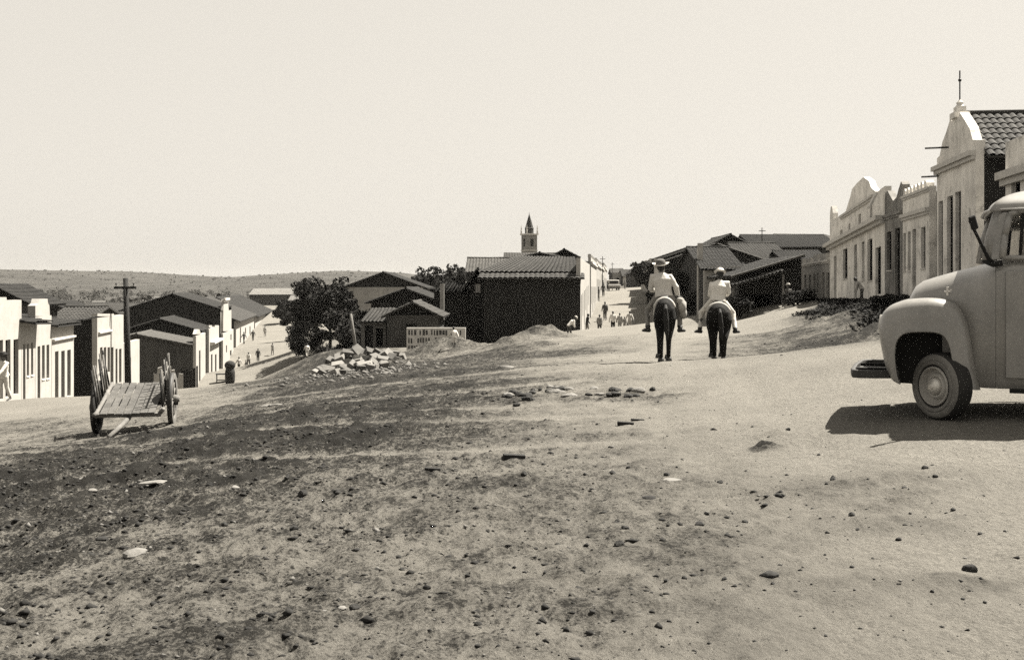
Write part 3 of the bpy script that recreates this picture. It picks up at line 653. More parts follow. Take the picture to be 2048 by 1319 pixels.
for a in [(wf(0, -1.5), wf(0, 5.75), wf(0, 5.75, -.3), wf(0, -1.5, -.3)), (wf(0, 5.75), wf(22, 5.75), wf(22, 5.75, -.3), wf(0, 5.75, -.3)), (wf(0, 4.3, -.3), wf(22, 4.3, -.3), wf(22, 5.75, -.3), wf(0, 5.75, -.3))]: q.quad(*a)
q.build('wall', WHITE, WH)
for a, b, c, d in wops:
    q = MB(); tmp = MB(); tmp.box(a, b, .2, .24, c, d); q.add([wf(p[0], p[2], -p[1]) for p in tmp.v], tmp.f); q.build('door' if c < 1.3 else 'window', DOOR, WH)
q = MB()
roof_patch(q, (-.45, -.55, Hh - .12), (wl + .25, -.55, Hh - .12), (wl + .35, 1.2, Hh + .28), (-.3, 1.2, Hh + .28), .34, .5)
roof_patch(q, (-.35, 1.1, Hh + .33), (wl - .05, 1.1, Hh + .33), (wl + .1, 8.2, 6.0), (2.2, 8.2, 6.05), .34, .5)
roof_patch(q, (-.35, 15, Hh + .3), (-.35, 1.1, Hh + .33), (2.2, 8.2, 6.05), (2.2, 9.5, 6.05), .34, .5)
roof_patch(q, (wl + 1.6, 17, Hh + .6), (-.35, 17, Hh + .3), (2.2, 9.0, 6.02), (wl + .3, 8.6, 6.0), .34, .5)
q.build('roof', TILE, WH)
# roofs behind and beside the warehouse
front('row_house', 'house with pale tiled roof standing left behind the warehouse', 936, 1012, 90, -1.5, 2.9, 8, MUDM, [], MUD, 'u', TILEL, eave=3.0, ridge=4.05, ov=.4)
front('row_house', 'house with bleached roof directly behind the warehouse roof', 1012, 1112, 100, -1, 4.2, 9, MUD, [], MUD, 'u', TILEL, eave=4.0, ridge=4.75, ov=.4)
front('row_house', 'house with little dark gable above the warehouse roof', 1104, 1152, 104, -1, 4.6, 8, MUD, [], MUD, 'v', TILED, eave=4.6, ridge=5.15, ov=.4)
front('row_house', 'dark low house filling the gap left of the warehouse', 868, 968, 82, -2.6, 1.25, 9, MUD, [(.8, 1.7, .02, 2.2, 'door', WOODD)], MUD, 'shed', TILED, eave=1.3, ridge=1.9, ov=.5)
front('row_house', 'house with small dark gable and white patch at the left end of the warehouse', 940, 972, 80.5, -2, 2.2, 5, MUD, [(.35, .75, 3.3, 3.9, 'window', FRAME)], MUD, 'v', TILED, eave=2.1, ridge=2.9, ov=.5)
# far end of the hill street
front('row_house', 'low tiled house closing the top of the hill street', 1246, 1300, 245, 1.5, 4.2, 10, GREYP2, [(u, u + 1, .02, 2.2, 'hole') for u in (.8, 2.4, 4.2)], MUD, 'u', TILE, eave=4.2, ridge=5.6, detail=False)
front('row_house', 'tiny far house with flat roof at the top left of the hill street', 1224, 1248, 250, 1.6, 5.0, 8, WHITE2, [(.8, 1.6, .02, 2.2, 'hole')], MUD, 'u', TILEL, eave=4.8, ridge=5.9, detail=False)
front('row_house', 'far brown house on the crest right of the street end', 1262, 1312, 225, 1.4, 4.4, 10, MUDM, [], MUD, 'v', TILED, eave=4.6, ridge=6.6, detail=False)

# church tower
CH = thing('church_tower', 'slender church tower with pinnacles and pointed spire on the skyline', 'church tower', (Xp(1058.5, 250), 250, 1.0), math.radians(28))
q = MB(); w = 1.32
HT = Zp(470, 250) - 1.0
opsT = [(w - .45, w + .45, HT - 2.6, HT - .9), (w - .3, w + .3, HT - 6.6, HT - 5.2)]
for k in range(4):
    t = MB(); facade(t, 2 * w, -3, HT, opsT, .3)
    M = Matrix.Rotation(k * math.pi / 2, 4, 'Z'); q.add([M @ Vector((p[0] - w, p[1] - w, p[2])) for p in t.v], t.f)
q.quad((-w, -w, HT), (w, -w, HT), (w, w, HT), (-w, w, HT)); q.build('tower_shaft', mat('tower_plaster', .15, .95, .2, .8, streak=.3), CH)
q = MB(); q.box(-w - .25, w + .25, -w - .25, w + .25, HT + .003, HT + .3); q.box(-w - .12, w + .12, -w - .12, w + .12, HT - 3.6, HT - 3.4); q.build('cornice', FRAME, CH)
q = MB(); q.lathe([(1.02, HT + .3), (1.02, HT + 1.5), (1.12, HT + 1.55), (.95, HT + 1.7), (.5, HT + 3.3), (.06, HT + 4.7), (.03, HT + 5.2)], 8, 'z'); q.build('spire', mat('spire_slate', .02, .9, .2, 2), CH)
for sx in (-1, 1):
    for sy in (-1, 1):
        q = MB(); q.lathe([(.2, HT + .3), (.2, HT + 1.0), (.12, HT + 1.1), (.16, HT + 1.5), (.02, HT + 2.3)], 6, 'z', (sx * (w + .02), sy * (w + .02), 0)); q.build('pinnacle', FRAME, CH)
for k in range(4):
    q = MB(); M = Matrix.Rotation(k * math.pi / 2, 4, 'Z')
    for a, b, c, d in opsT: q.add([M @ Vector(p) for p in [(a - w, -w + .28, c), (b - w, -w + .28, c), (b - w, -w + .28, d), (a - w, -w + .28, d)]], [(0, 1, 2, 3)])
    q.build('belfry_opening', DOOR, CH)

# ------------------------------------------------------------------ left hand row, fronts in full sun
SQL = math.hypot(1, .168)
def YL(px): return 26180.0 / (654.4 - px)
def lpt(Y): return (XL(Y), Y)
def lop(Y0, zb, px0, px1, t, b, kind, m=DOOR):
    ya, yb = YL(px0), YL(px1); ym = (ya + yb) / 2
    z1 = Zp(t, ym) - zb; z0 = (Zp(b, ym) - zb) if b is not None else .02
    return ((ya - Y0) * SQL, (yb - Y0) * SQL, max(.02, z0), z1, kind, m)
def zl(Y): return float(np.interp(Y, [a for a, b in LZ], [b for a, b in LZ]))
def left(name, label, px0, px1, top_py, wall, ops, D=8, side=None, roof='u', rm=None, dz=0, **k):
    ya, yb = YL(px0), YL(px1); zb = zl((ya + yb) / 2) - .05; zt = Zp(top_py, (ya + yb) / 2)
    k.setdefault('eave', zt - .3); k.setdefault('ridge', zt + .9)
    pr = k.pop('par', []); 
    k['parapet'] = [[((YL(x) - ya) * SQL, Zp(y, YL(x))) for x, y in poly] for poly in pr]
    co = k.pop('cor', []); k['cornice'] = [((YL(x0) - ya) * SQL, (YL(x1) - ya) * SQL, Zp(y, (YL(x0) + YL(x1)) / 2), h, pj) for x0, x1, y, h, pj in co]
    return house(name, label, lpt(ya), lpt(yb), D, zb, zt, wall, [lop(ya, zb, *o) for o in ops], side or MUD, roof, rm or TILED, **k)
left('row_house', 'tall white house at the left edge with three broad dark doors', -110, 43, 602, WHITE, [(-60, -48, 676, None, 'door'), (-30, -20, 676, None, 'door'), (-6, 6, 680, None, 'door'), (11, 21, 679, None, 'door'), (27, 37, 678, None, 'door')], 9, eave=.85, ridge=2.3,
     par=[[(-60, 602), (14, 602), (13, 594), (-59, 594)]])
left('row_house', 'lowest white house of the left row with dark eaves and one door', 43.5, 70, 644, WHITE, [(46, 51, 688, None, 'door'), (53.5, 58, 687, 751, 'window'), (62, 66.5, 685, 749, 'window')], 8, eave=Zp(640, 44), ridge=.95, ov=.6)
left('row_house', 'narrow white house with tall stepped parapet on the left', 70.6, 103, 632, WHITE, [(75, 80.5, 692, None, 'door'), (84, 89.5, 690, 757, 'window'), (93, 98.5, 689, 756, 'window')], 8, eave=-.4, ridge=.5,
     par=[[(71, 632), (100, 632), (99, 610), (96.5, 607), (95, 597), (79, 597), (76.5, 607), (71, 611)]])
left('row_house', 'white house with three even dark doors beside the black gap', 103.6, 147.5, 646, WHITE, [(110, 117, 702, None, 'door'), (122.5, 129.5, 701, None, 'door'), (134.5, 141.5, 699, None, 'door')], 8, eave=Zp(648, 49.5), ridge=.55, cor=[(104, 147.3, 677, .07, .12)], ov=.3)
left('row_house', 'white house with louvred openings just left of the pole', 194.5, 247, 632, WHITE, [(200, 205, 694, 748, 'louvre', DOORG), (207.5, 212.5, 694, None, 'door', DOORG), (215, 220, 694, 744, 'louvre', DOORG), (222, 227, 694, None, 'door', DOORG), (231, 235, 697, None, 'door', DOORG), (238, 243, 697, 765, 'louvre', DOORG)], 10, roof='shed', eave=-.1, ridge=-1.2,
     par=[[(195, 632), (228, 632), (228, 627), (195, 627)]], cor=[(196, 222, 664, .08, .12)])
left('row_house', 'low white house half hidden behind the wooden pole', 247.5, 279, 682, WHITE, [(256, 262, 715, None, 'door', DOORG)], 5, eave=-1.9, ridge=-1.2, roof='u', rm=TILE)
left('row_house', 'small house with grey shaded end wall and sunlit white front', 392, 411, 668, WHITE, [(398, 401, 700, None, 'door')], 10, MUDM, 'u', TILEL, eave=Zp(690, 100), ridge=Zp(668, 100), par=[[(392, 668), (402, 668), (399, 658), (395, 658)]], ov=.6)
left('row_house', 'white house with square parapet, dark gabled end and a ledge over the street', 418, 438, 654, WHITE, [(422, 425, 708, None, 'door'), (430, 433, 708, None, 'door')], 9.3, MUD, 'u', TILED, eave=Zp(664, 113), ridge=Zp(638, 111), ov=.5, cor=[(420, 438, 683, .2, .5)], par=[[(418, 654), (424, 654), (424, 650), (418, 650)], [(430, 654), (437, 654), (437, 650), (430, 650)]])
left('town_house', 'tall narrow white front with pillar like parapet before a large dark gable', 446, 467, 662, WHITE, [(452, 454, 690, 705, 'hole'), (461, 463, 668, 680, 'hole'), (460, 463, 700, None, 'door')], 10.8, MUD, 'u', TILED, eave=Zp(618, 128), ridge=Zp(588, 126), ov=.6, hide=True,
     par=[[(446.5, 662), (460, 662), (459, 640), (457.5, 620), (456, 598), (448, 598), (447, 620), (446.5, 640)]], cor=[(446.6, 456, 600, .25, .25)])
# dark barns behind the left row
def gable(name, label, pk, el, er, Y, D, zb, wall, rm, cat='barn', ops=(), **k):
    zp = Zp(pk[1], Y); ze = (Zp(el[1], Y) + Zp(er[1], Y)) / 2
    return front(name, label, el[0], er[0], Y, zb, ze, D, wall, ops, MUD, 'v', rm, cat=cat, eave=ze, ridge=zp, **k)
left('row_house', 'white house with broad grey roof in the middle of the lower street', 472, 508, 634, WHITE, [(480, 482, 655, None, 'door'), (490, 492, 655, 668, 'hole'), (499, 501, 652, None, 'door')], 13, MUD, 'u', TILE, detail=False, eave=Zp(632, 160), ridge=Zp(598, 152), ov=.6)
left('row_house', 'white house with smaller dark roof far up the lower street', 510, 541, 626, WHITE, [(518, 520, 642, None, 'door'), (530, 532, 640, None, 'door')], 12, MUD, 'u', TILED, detail=False, eave=Zp(624, 200), ridge=Zp(594, 190), ov=.6)
q = front('gate_pillar', 'square white pillar at the far end of the lower street', 550, 561, 262, -3.4, Zp(617, 262), 1.2, WHITE, [], WHITE, None, cat='pillar')
front('hall', 'long far hall with pale sheet roof across the valley', 499, 586, 340, -7, Zp(588, 340), 12, MUDM, [(u, u + 1.2, 1, 2.6, 'hole') for u in (1.5, 4.5, 7.5, 10.5)], MUD, 'u', mat('pale_sheet', .13, .7, .1, .5), cat='hall', eave=Zp(588, 340), ridge=Zp(577, 344), ov=.4)
for px, py, Y, w, lab in [(190, 611, 420, 26, 'far small house with bright roof left of the pole top'), (300, 603, 380, 40, 'far house with bright sloping roof behind the barn'), (590, 600, 300, 26, 'far pale house just left of the dark tree')]:
    front('row_house', lab, px - w / 2, px + w / 2, Y, Zp(py + 14, Y), Zp(py, Y), 8, MUDM, [], MUD, 'u', SHEET, eave=Zp(py, Y), ridge=Zp(py - 9, Y), detail=False)
front('row_house', 'house with large dark roof sloping down behind the leftmost white house', -75, 62, 69, -5.2, Zp(607, 69), 4, MUDM, [], MUD, 'v', TILED, eave=Zp(606, 69), ridge=Zp(572, 69), ov=.4)
front('row_house', 'house with low grey roof seen over the three dark doors', 96, 172, 78, -6.2, Zp(640, 78), 7, MUDM, [], MUD, 'u', TILE, eave=Zp(640, 78), ridge=Zp(616, 80), ov=.5)
front('row_house', 'house with wide dim roof in the valley left of the wooden pole', 150, 246, 130, -8, Zp(626, 130), 9, MUDM, [], MUD, 'u', TILE, eave=Zp(626, 130), ridge=Zp(607, 133), ov=.5)
front('row_house', 'far house with small pale roof left of the barn like gable', 60, 130, 150, -8.5, Zp(616, 150), 9, MUDM, [], MUD, 'v', TILED, eave=Zp(616, 150), ridge=Zp(604, 150), ov=.5)
# houses in the middle behind the trees
gable('row_house', 'dark gabled house with white wall band behind the dark tree', (755, 545), (688, 571), (846, 577), 130, 12, -3.6, WHITE2, TILED, cat='house', ov=.6)
gable('row_house', 'dark gabled roof between the tree and the warehouse', (815, 577), (742, 606), (884, 601), 98, 12, -3.4, MUD, TILED, cat='house', ov=.5)
hut = gable('hut', 'small mud hut with gabled roof behind the block wall', (832, 606), (774, 634), (876, 626), 70, 6, -2.5, MUDM, TILE, cat='hut', ov=.35, ops=[(1.2, 1.9, .02, 1.8, 'door', WOODD)])
front('row_house', 'low shed with plank front and tiled eaves left of the mud hut', 722, 772, 73, -2.6, Zp(645, 73), 5, WOODG, [(.25, .8, .02, 1.7, 'door', WOODD), (1.0, 1.45, .3, 1.5, 'hole')], MUD, 'shed', TILE, cat='shed', eave=Zp(642, 73), ridge=Zp(634, 73) + .4, ov=.4)
front('gate_pillar', 'white pillar standing before the dark wall left of the warehouse', 880, 888, 80, -2.4, Zp(567, 80), .35, WHITE2, [], WHITE2, None, cat='pillar')
front('gate_pillar', 'tall white gate pillar between the two riders on the right', 1396, 1406, 80, -1.2, Zp(486, 80), .5, WHITE, [], GREYP2, None, cat='pillar')
# wall of big painted blocks
BW = thing('block_wall', 'low pale wall with rows of worn unreadable dark paint marks beside the dirt heap', 'wall', (Xp(813, 61), 61, gz(Xp(870, 61), 61)))
q = MB(); wwl = Xp(931, 61) - Xp(813, 61); hh = Zp(655, 61) - BW.location.z; q.box(0, wwl, 0, .3, -.8, hh); q.build('wall', mat('block_mortar', .42, .95, .2, 3, spots=.25), BW)
q = MB(); random.seed(3)
for r, (zt_, hgt) in enumerate([(hh - .1, .34), (hh - .54, .32), (hh - .96, .22)]):
    x = .1
    while x < wwl - .3:
        for _ in range(random.randint(2, 6)):                 # a word of worn strokes
            w = random.uniform(.09, .15)
            if x + w > wwl - .08: break
            k = random.random(); zz0 = zt_ - hgt
            j0, j1 = random.uniform(0, .05), random.uniform(0, .05)
            q.box(x, x + w * random.uniform(.55, 1.0), -.008, -.002, zz0 + j0, zt_ - j1)
            x += w + .035
        x += random.uniform(.1, .22)
q.build('painted_lettering', mat('worn_paint', .045, .95, .4, 6, spots=.3, fine=.3), BW)
# broken white garden wall in the lower street
BR = thing('garden_wall', 'broken white garden wall with jagged top behind the cart', 'wall', (Xp(308, 82), 82, -6.9))
pts = [(0, -1.5), (2.9, -1.5), (2.9, 2.0), (2.5, 2.05), (2.45, 1.7), (2.1, 1.75), (2.05, 2.35), (1.75, 2.3), (1.7, 2.6), (1.3, 2.45), (1.25, 2.15), (.9, 2.2), (.8, 2.6), (.4, 2.5), (.3, 2.05), (0, 2.1)]
q = MB(); q.prism([(x * .73, z) for x, z in pts], 0, .3); q.build('wall', WHITE, BR); BR.rotation_euler = (0, 0, math.radians(25))
FG = thing('plank_gate', 'dark plank gate between the broken wall and the small grey house', 'gate', (Xp(364, 84), 84, -7.0), math.radians(20))
q = MB()
for k in range(4): q.box(k * .26, k * .26 + .22, 0, .06, -1, 2.3 + .15 * (k % 2))
q.build('boards', WOODD, FG); q = MB(); q.box(-.12, -.01, -.05, .1, -1, 2.5); q.box(1.05, 1.17, -.05, .1, -1, 2.6); q.build('posts', WOODD, FG)
# ==== PART3 ====
# ------------------------------------------------------------------ trees and shrubs
LEAF = mat('leaf_dark', .013, .9, .6, 1.1, spec=.15, fine=.3)
LEAF2 = mat('leaf_mid', .028, .9, .55, 1.3, spec=.15, fine=.3)
BARK = mat('bark', .03, .95, .3, 5, bump=.4)
def leaves(mb, c, r, n, size, rnd):
    c = Vector(c)
    for _ in range(n):
        d = Vector((rnd.gauss(0, 1), rnd.gauss(0, 1), rnd.gauss(0, 1))).normalized()
        q = d * (rnd.uniform(.25, 1.0) ** .5) * rnd.uniform(.8, 1.12)
        p = c + Vector((q.x * r[0], q.y * r[1], q.z * r[2]))
        nrm = (d * .7 + Vector((rnd.gauss(0, .6), rnd.gauss(0, .6), rnd.gauss(.3, .6)))).normalized()
        a = nrm.cross(Vector((rnd.gauss(0, 1), rnd.gauss(0, 1), rnd.gauss(0, 1)))).normalized(); b = nrm.cross(a)
        s = size * rnd.uniform(.6, 1.35)
        mb.add([p - a * s, p - b * s * .5, p + a * s, p + b * s * .5], [(0, 1, 2, 3)])
def tree(name, label, px, Y, h, w, seed, m=None, group=None, leaf=.2, n=2600, trunk=.35, dz=0.0, cat='tree'):
    rnd = random.Random(seed); x = Xp(px, Y); z = gz(x, Y) + dz
    root = thing(name, label, cat, (x, Y, z), rnd.uniform(0, 6), group)
    tb = MB(); mb = MB(); th = h * trunk
    tb.tube([(0, 0, -.5), (.05, 0, th * .5), (rnd.uniform(-.2, .2), rnd.uniform(-.2, .2), th), (rnd.uniform(-.3, .3), 0, h * .75)], [.05 * h * .55, .04 * h * .55, .03 * h * .55, .01 * h], 8)
    k = 14
    for i in range(k):
        a = 2.4 * i + rnd.uniform(-.4, .4); t = rnd.uniform(.0, 1.0); rr = w * .5 * (.35 + .6 * math.sin(math.pi * (.25 + .6 * t)) * rnd.uniform(.5, 1.0))
        c = Vector((math.cos(a) * rr * .75, math.sin(a) * rr * .75, th + (h - th) * (.12 + .74 * t)))
        tb.tube([(0, 0, th * .8), c * .5 + Vector((0, 0, th * .45)), c], [.02 * h, .012 * h, .004 * h], 6)
        R = w * rnd.uniform(.11, .2)
        leaves(mb, c, (R, R, R * rnd.uniform(.6, .9)), n // k, leaf, rnd)
        for _ in range(2):
            d = Vector((rnd.gauss(0, 1), rnd.gauss(0, 1), rnd.gauss(.2, .7))).normalized() * R * 1.05
            leaves(mb, c + d, (R * .6, R * .6, R * .4), n // k // 4, leaf * .85, rnd)
    tb.build('trunk', BARK, root, True); mb.build('crown', m or LEAF, root)
    return root
def shrub(label, px, Y, h, w, seed, m=None, group=None, n=700, leaf=.09, name='shrub', pos=None):
    rnd = random.Random(seed)
    x, yy = (Xp(px, Y), Y) if pos is None else pos
    root = thing(name, label, 'shrub', (x, yy, gz(x, yy) - .05), rnd.uniform(0, 6), group)
    tb = MB(); mb = MB()
    for i in range(6):
        a = i * 1.05 + rnd.uniform(-.3, .3); rr = w * .5 * rnd.uniform(.2, .75); c = Vector((math.cos(a) * rr, math.sin(a) * rr, h * rnd.uniform(.3, .75)))
        tb.tube([(0, 0, -.1), c * .5, c], [.03, .02, .01], 5); R = w * rnd.uniform(.16, .28)
        leaves(mb, c, (R, R, min(R, h * .35)), n // 6, leaf, rnd)
    tb.build('stems', BARK, root); mb.build('foliage', m or LEAF, root); return root
tree('tree', 'broad dark tree nearest the lower street, tallest of its clump', 632, 112, 6.3, 6.2, 1, leaf=.2, n=3000)
tree('tree', 'dark round tree with a small tuft standing above its top', 660, 106, 6.6, 5.6, 2, leaf=.2, n=3000)
tree('tree', 'dark tree at the right of the clump, in front of the gabled house', 696, 100, 4.8, 5.6, 3, leaf=.18, n=2600)
tree('tree', 'low dark tree between the clump and the plank shed', 712, 92, 4.6, 4.6, 4, leaf=.2, n=2600)
tree('tree', 'low bushy dark tree at the edge of the lower street', 612, 104, 3.4, 4.6, 5, leaf=.18, n=2200, trunk=.2)
tree('tree', 'dark tree closing the far end of the lower street', 578, 190, 4.6, 6.5, 21, leaf=.3, n=2400, trunk=.2)
tree('tree', 'bushy dark tree behind the clump where the lower street bends', 596, 150, 4.2, 5.5, 22, leaf=.25, n=2200, trunk=.2)
tree('tree', 'flat crowned tree behind the white pillar, left of the warehouse', 872, 150, 6.0, 9.0, 6, leaf=.3, n=3000, dz=.6)
tree('tree', 'small loose tree just left of the warehouse roof', 916, 150, 6.9, 4.2, 7, leaf=.26, n=1500, dz=.5)
tree('tree', 'tree with pale dusty crown left of the hatted rider', 1296, 118, 5.4, 3.6, 8, LEAF2, leaf=.2, n=2200)
tree('tree', 'dark tree directly behind the hatted rider', 1330, 92, 4.2, 3.0, 9, leaf=.18, n=2400)
tree('tree', 'dusty tree in front of the plastered house, above the riders', 1352, 100, 5.2, 3.6, 10, LEAF2, leaf=.2, n=2000)
tree('tree', 'dark tree filling the gap between the two riders', 1380, 86, 3.6, 3.6, 11, leaf=.18, n=2600, trunk=.2)
for i, (px, Y, h, w, lab) in enumerate([(1345, 84, 2.2, 3.0, 'dark shrub behind the sack of the hatted rider'), (1400, 82, 1.9, 2.6, 'dark shrub at the foot of the tall gate pillar'), (1480, 68, 1.5, 2.2, 'dark shrub at the left corner of the open shed'),
                                      (655, 88, 3.0, 4.6, 'dusty tangled shrub on the rubble beside the leaning pole'), (676, 80, 2.4, 3.4, 'dark ragged shrub below the plank shed'), (700, 112, 2.6, 4.0, 'dark shrub under the middle of the tree clump'), (598, 118, 2.2, 3.6, 'small shrub at the street edge of the tree clump')]):
    shrub(lab, px, Y, h, w, 30 + i, LEAF2 if 'dusty' in lab else LEAF, n=1300, leaf=.13)
for i, (px, Y, h, w, lab) in enumerate([(1590, 58, .9, 2.2, 'dark shrub beside the woman on the road'), (1617, 60, .5, 1.4, 'low dark shrub before the low white row house'), (1790, 37, .45, 1.5, 'rounded dark shrub below the stained narrow front'), (1815, 36, .35, 1.1, 'small dark shrub next to the truck fender, on the bank')]):
    shrub(lab, px, Y, h, w, 60 + i, n=900, leaf=.09)
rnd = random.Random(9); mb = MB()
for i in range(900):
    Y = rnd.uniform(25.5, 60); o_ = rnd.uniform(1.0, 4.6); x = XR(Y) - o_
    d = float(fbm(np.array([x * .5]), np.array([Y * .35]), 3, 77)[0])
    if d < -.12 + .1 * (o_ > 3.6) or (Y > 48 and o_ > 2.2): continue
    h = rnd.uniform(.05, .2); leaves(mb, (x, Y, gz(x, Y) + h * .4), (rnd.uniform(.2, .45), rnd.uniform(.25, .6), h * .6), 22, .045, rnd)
tag(mb.build('bank_shade_weeds', mat('weed_shade', .007, .95, .5, 3, spec=.1)), 'low weeds coloured near black as shade, matted over the bank below the right hand houses', 'weeds', kind='stuff')  # weeds added in near black to paint the bank's shade
# far woods across the valley, one mass
rnd = random.Random(5); mb = MB()
for i in range(170):
    Y = rnd.uniform(480, 1250); px = rnd.uniform(-120, 960); x = Xp(px, Y)
    base = -16 + (Y - 420) * .012
    for k in range(3): 
        R = rnd.uniform(2, 4.2); c = (x + rnd.uniform(-4, 4), Y + rnd.uniform(-4, 4), base + rnd.uniform(1.5, 5.5))
        leaves(mb, c, (R * 1.5, R * 1.5, R * .9), 16, 1.5, rnd)
o = mb.build('far_woods', mat('far_leaf', .034, 1, .4, .05, spec=.05)); tag(o, 'dark woods scattered over the far side of the valley', 'woods', kind='stuff')
for i, (px, Y, h, w, lab) in enumerate([(95, 190, 12, 10, 'thin distant tree above the stepped parapet'), (300, 240, 10, 26, 'distant trees behind the large barn roof'), (430, 230, 10, 18, 'distant trees right of the large barn roof')]):
    tree('tree', lab, px, Y, h * .42, w * .5, 80 + i, mat('leaf_haze', .04, .95, .5, .4, spec=.05), leaf=.45, n=1500, trunk=.2)  # leaf colour lightened to paint in distance haze

# ------------------------------------------------------------------ pole, leaning post
def zg(px, Y): return gz(Xp(px, Y), Y)
PO = thing('utility_pole', 'dark wooden utility pole with single crossarm beside the white houses', 'pole', (Xp(257, 61), 61, zg(257, 61)), 0)
top = Zp(556, 61) - PO.location.z
q = MB(); q.tube([(0, 0, -.6), (-.07, 0, top * .5), (-.16, 0, top)], [.2, .17, .14], 10); q.build('post', WOODD, PO, True)
q = MB(); q.box(-.62 - .15, .62 - .15, -.16, -.06, Zp(575, 61) - PO.location.z - .07, Zp(575, 61) - PO.location.z + .07); bevel(q.build('crossarm', WOODD, PO), .015)
for dx in (-.65, .32):
    q = MB(); q.lathe([(.015, 0), (.02, .08), (.045, .1), (.05, .16), (.02, .2), (0, .2)], 8, 'z', (dx, -.11, Zp(575, 61) - PO.location.z + .07)); q.build('insulator', IRON, PO)
LP = thing('leaning_post', 'thin leaning pale post among rubble left of the plank shed', 'post', (Xp(716, 60), 60, zg(716, 60)), 0)
hz = Zp(628, 60) - LP.location.z
q = MB(); q.tube([(0, 0, -.4), (-.22, .1, hz * .5), (-.42, .2, hz)], [.09, .085, .07], 8); q.build('post', WOODG, LP, True)
q = MB(); q.tube([(-.42, .2, hz), (-.425, .202, hz + .03)], [.07, .05], 8); q.build('top', WOODG, LP)
for i, (px, Y) in enumerate([(1309, 92), (1306, 98), (1303, 105), (1301, 113), (1299, 122)]):
    t = thing('kerb_post', 'short whitewashed post along the right edge of the hill street', 'post', (Xp(px, Y), Y, zg(px, Y)), 0, 'posts along the hill street')
    q = MB(); q.box(-.13, .13, -.13, .13, -.3, .75); q.build('post', WHITE2, t); q = MB(); q.add([(-.16, -.16, .753), (.16, -.16, .753), (.16, .16, .753), (-.16, .16, .753), (0, 0, .9)], [(0, 1, 4), (1, 2, 4), (2, 3, 4), (3, 0, 4), (3, 2, 1, 0)]); q.build('cap', WHITE2, t)
for i, (px, Y, hgt, lab) in enumerate([(1205, 150, 5.2, 'thin dark pole with crosspiece on the skyline of the hill street'), (1224.5, 205, 5.2, 'thin dark pole at the top of the hill street, left of the sky gap'), (1524, 120, 7.9, 'thin mast with small crosspiece above the dark skyline roofs'), (907, 84, 3.9, 'thin pole before the dark house left of the warehouse')]):
    t = thing('utility_pole', lab, 'pole', (Xp(px, Y), Y, zg(px, Y)), 0)
    q = MB(); q.tube([(0, 0, -.5), (0, 0, hgt)], [.07, .045], 8); q.build('post', WOODD, t); q = MB(); q.box(-.38, .38, -.12, -.055, hgt - .4, hgt - .33); q.build('crossarm', WOODD, t)

# ------------------------------------------------------------------ stones
ROCKD = mat('dark_stone', .016, .95, .35, 9, bump=.5, bscale=30); ROCKL = mat('pale_stone', .13, .95, .2, 8, bump=.4, bscale=25, spots=.3)
BRICK = mat('old_brick', .018, .95, .3, 9, bump=.4, bscale=40); SOIL = mat('clod_soil', .016, 1, .4, 5, bump=.4, bscale=30)
def rock_mesh(mb, c, s, rnd, flat=.65, el=1.0, seg=9, rings=6, rot=None):
    t = MB(); t.ball((0, 0, 0), 1, seg, rings); M = Matrix.Rotation(rnd.uniform(0, 6.28) if rot is None else rot, 3, 'Z')
    a = [rnd.uniform(0, 9) for _ in range(6)]
    cuts = [(Vector((rnd.gauss(0, 1), rnd.gauss(0, 1), rnd.gauss(0, 1))).normalized(), rnd.uniform(.62, .9)) for _ in range(7)]
    out = []
    for p in t.v:
        v = Vector(p)
        for nn, dd in cuts:
            e = v.dot(nn)
            if e > dd: v = v - nn * (e - dd)
        v *= 1 + .09 * math.sin(3.1 * v.x + a[0]) + .08 * math.sin(4.3 * v.y + a[1])
        v = M @ Vector((v.x * s * el, v.y * s, v.z * s * flat)); out.append(Vector(c) + v)
    mb.add(out, t.f)
def stone(px, py, w, label, m=None, flat=.7, el=1.0, group='stones scattered on the dirt', name='stone', rot=None, box=False):
    h = hit(px, py); h.z = gz(h.x, h.y); s = w * h.y / F / 2; rnd = random.Random(int(px * 7 + py))
    mb = MB()
    if box:
        mb.box(-s, s, -s * .42, s * .42, -s * .1, s * .34, Matrix.Rotation(rot or 0, 4, 'Z') @ Matrix.Rotation(.06, 4, 'Y'))
        o = mb.build(name, m or BRICK, loc=(h.x, h.y, h.z)); bevel(o, s * .06, 2)
    else:
        rock_mesh(mb, (0, 0, 0), s, rnd, flat, el, 12, 8, rot); o = autosmooth(mb.build(name, m or ROCKD, loc=(h.x, h.y, h.z + s * flat * .35)), 28)
    tag(o, label, 'stone' if not box else 'brick', group if not box else None); return o
stone(1938, 1137, 29, 'round dark stone, the largest on the pale road at lower right', flat=.8)
stone(1540, 1154, 36, 'long dark stone lying flat near the bottom of the road', flat=.4, el=1.25, rot=.1)
stone(1305, 780, 14, 'dark stone at the right end of the line of rubble', flat=.8)
stone(1028, 919, 44, 'dark brick lying on pale dirt left of the road centre', box=True, rot=.12, name='brick')
stone(865, 946, 32, 'dark brick lying on the dirt left of the other single brick', box=True, rot=.02, name='brick')
stone(1251, 849, 33, 'dark broken brick with a thinner piece beside it', box=True, rot=-.05, name='brick')
stone(1275, 842, 26, 'thin brick fragment behind the dark broken brick', box=True, rot=.06, name='brick')
stone(588, 1066, 20, 'dark pointed stone on the grey dirt left of centre', flat=.8)
stone(752, 1064, 15, 'small pale stone on the dirt right of the dark pointed stone', ROCKL)
stone(270, 1116, 46, 'large pale broken stone lying in the dark soil at left', ROCKL, flat=.5, el=1.15, rot=.2)
stone(232, 1128, 22, 'dark clod leaning on the large pale broken stone', flat=.8)
stone(854, 1180, 18, 'dark stone on bare dirt below the middle of the picture', flat=.8)
stone(708, 1224, 22, 'dark stone next to a pale flake near the bottom', flat=.7)
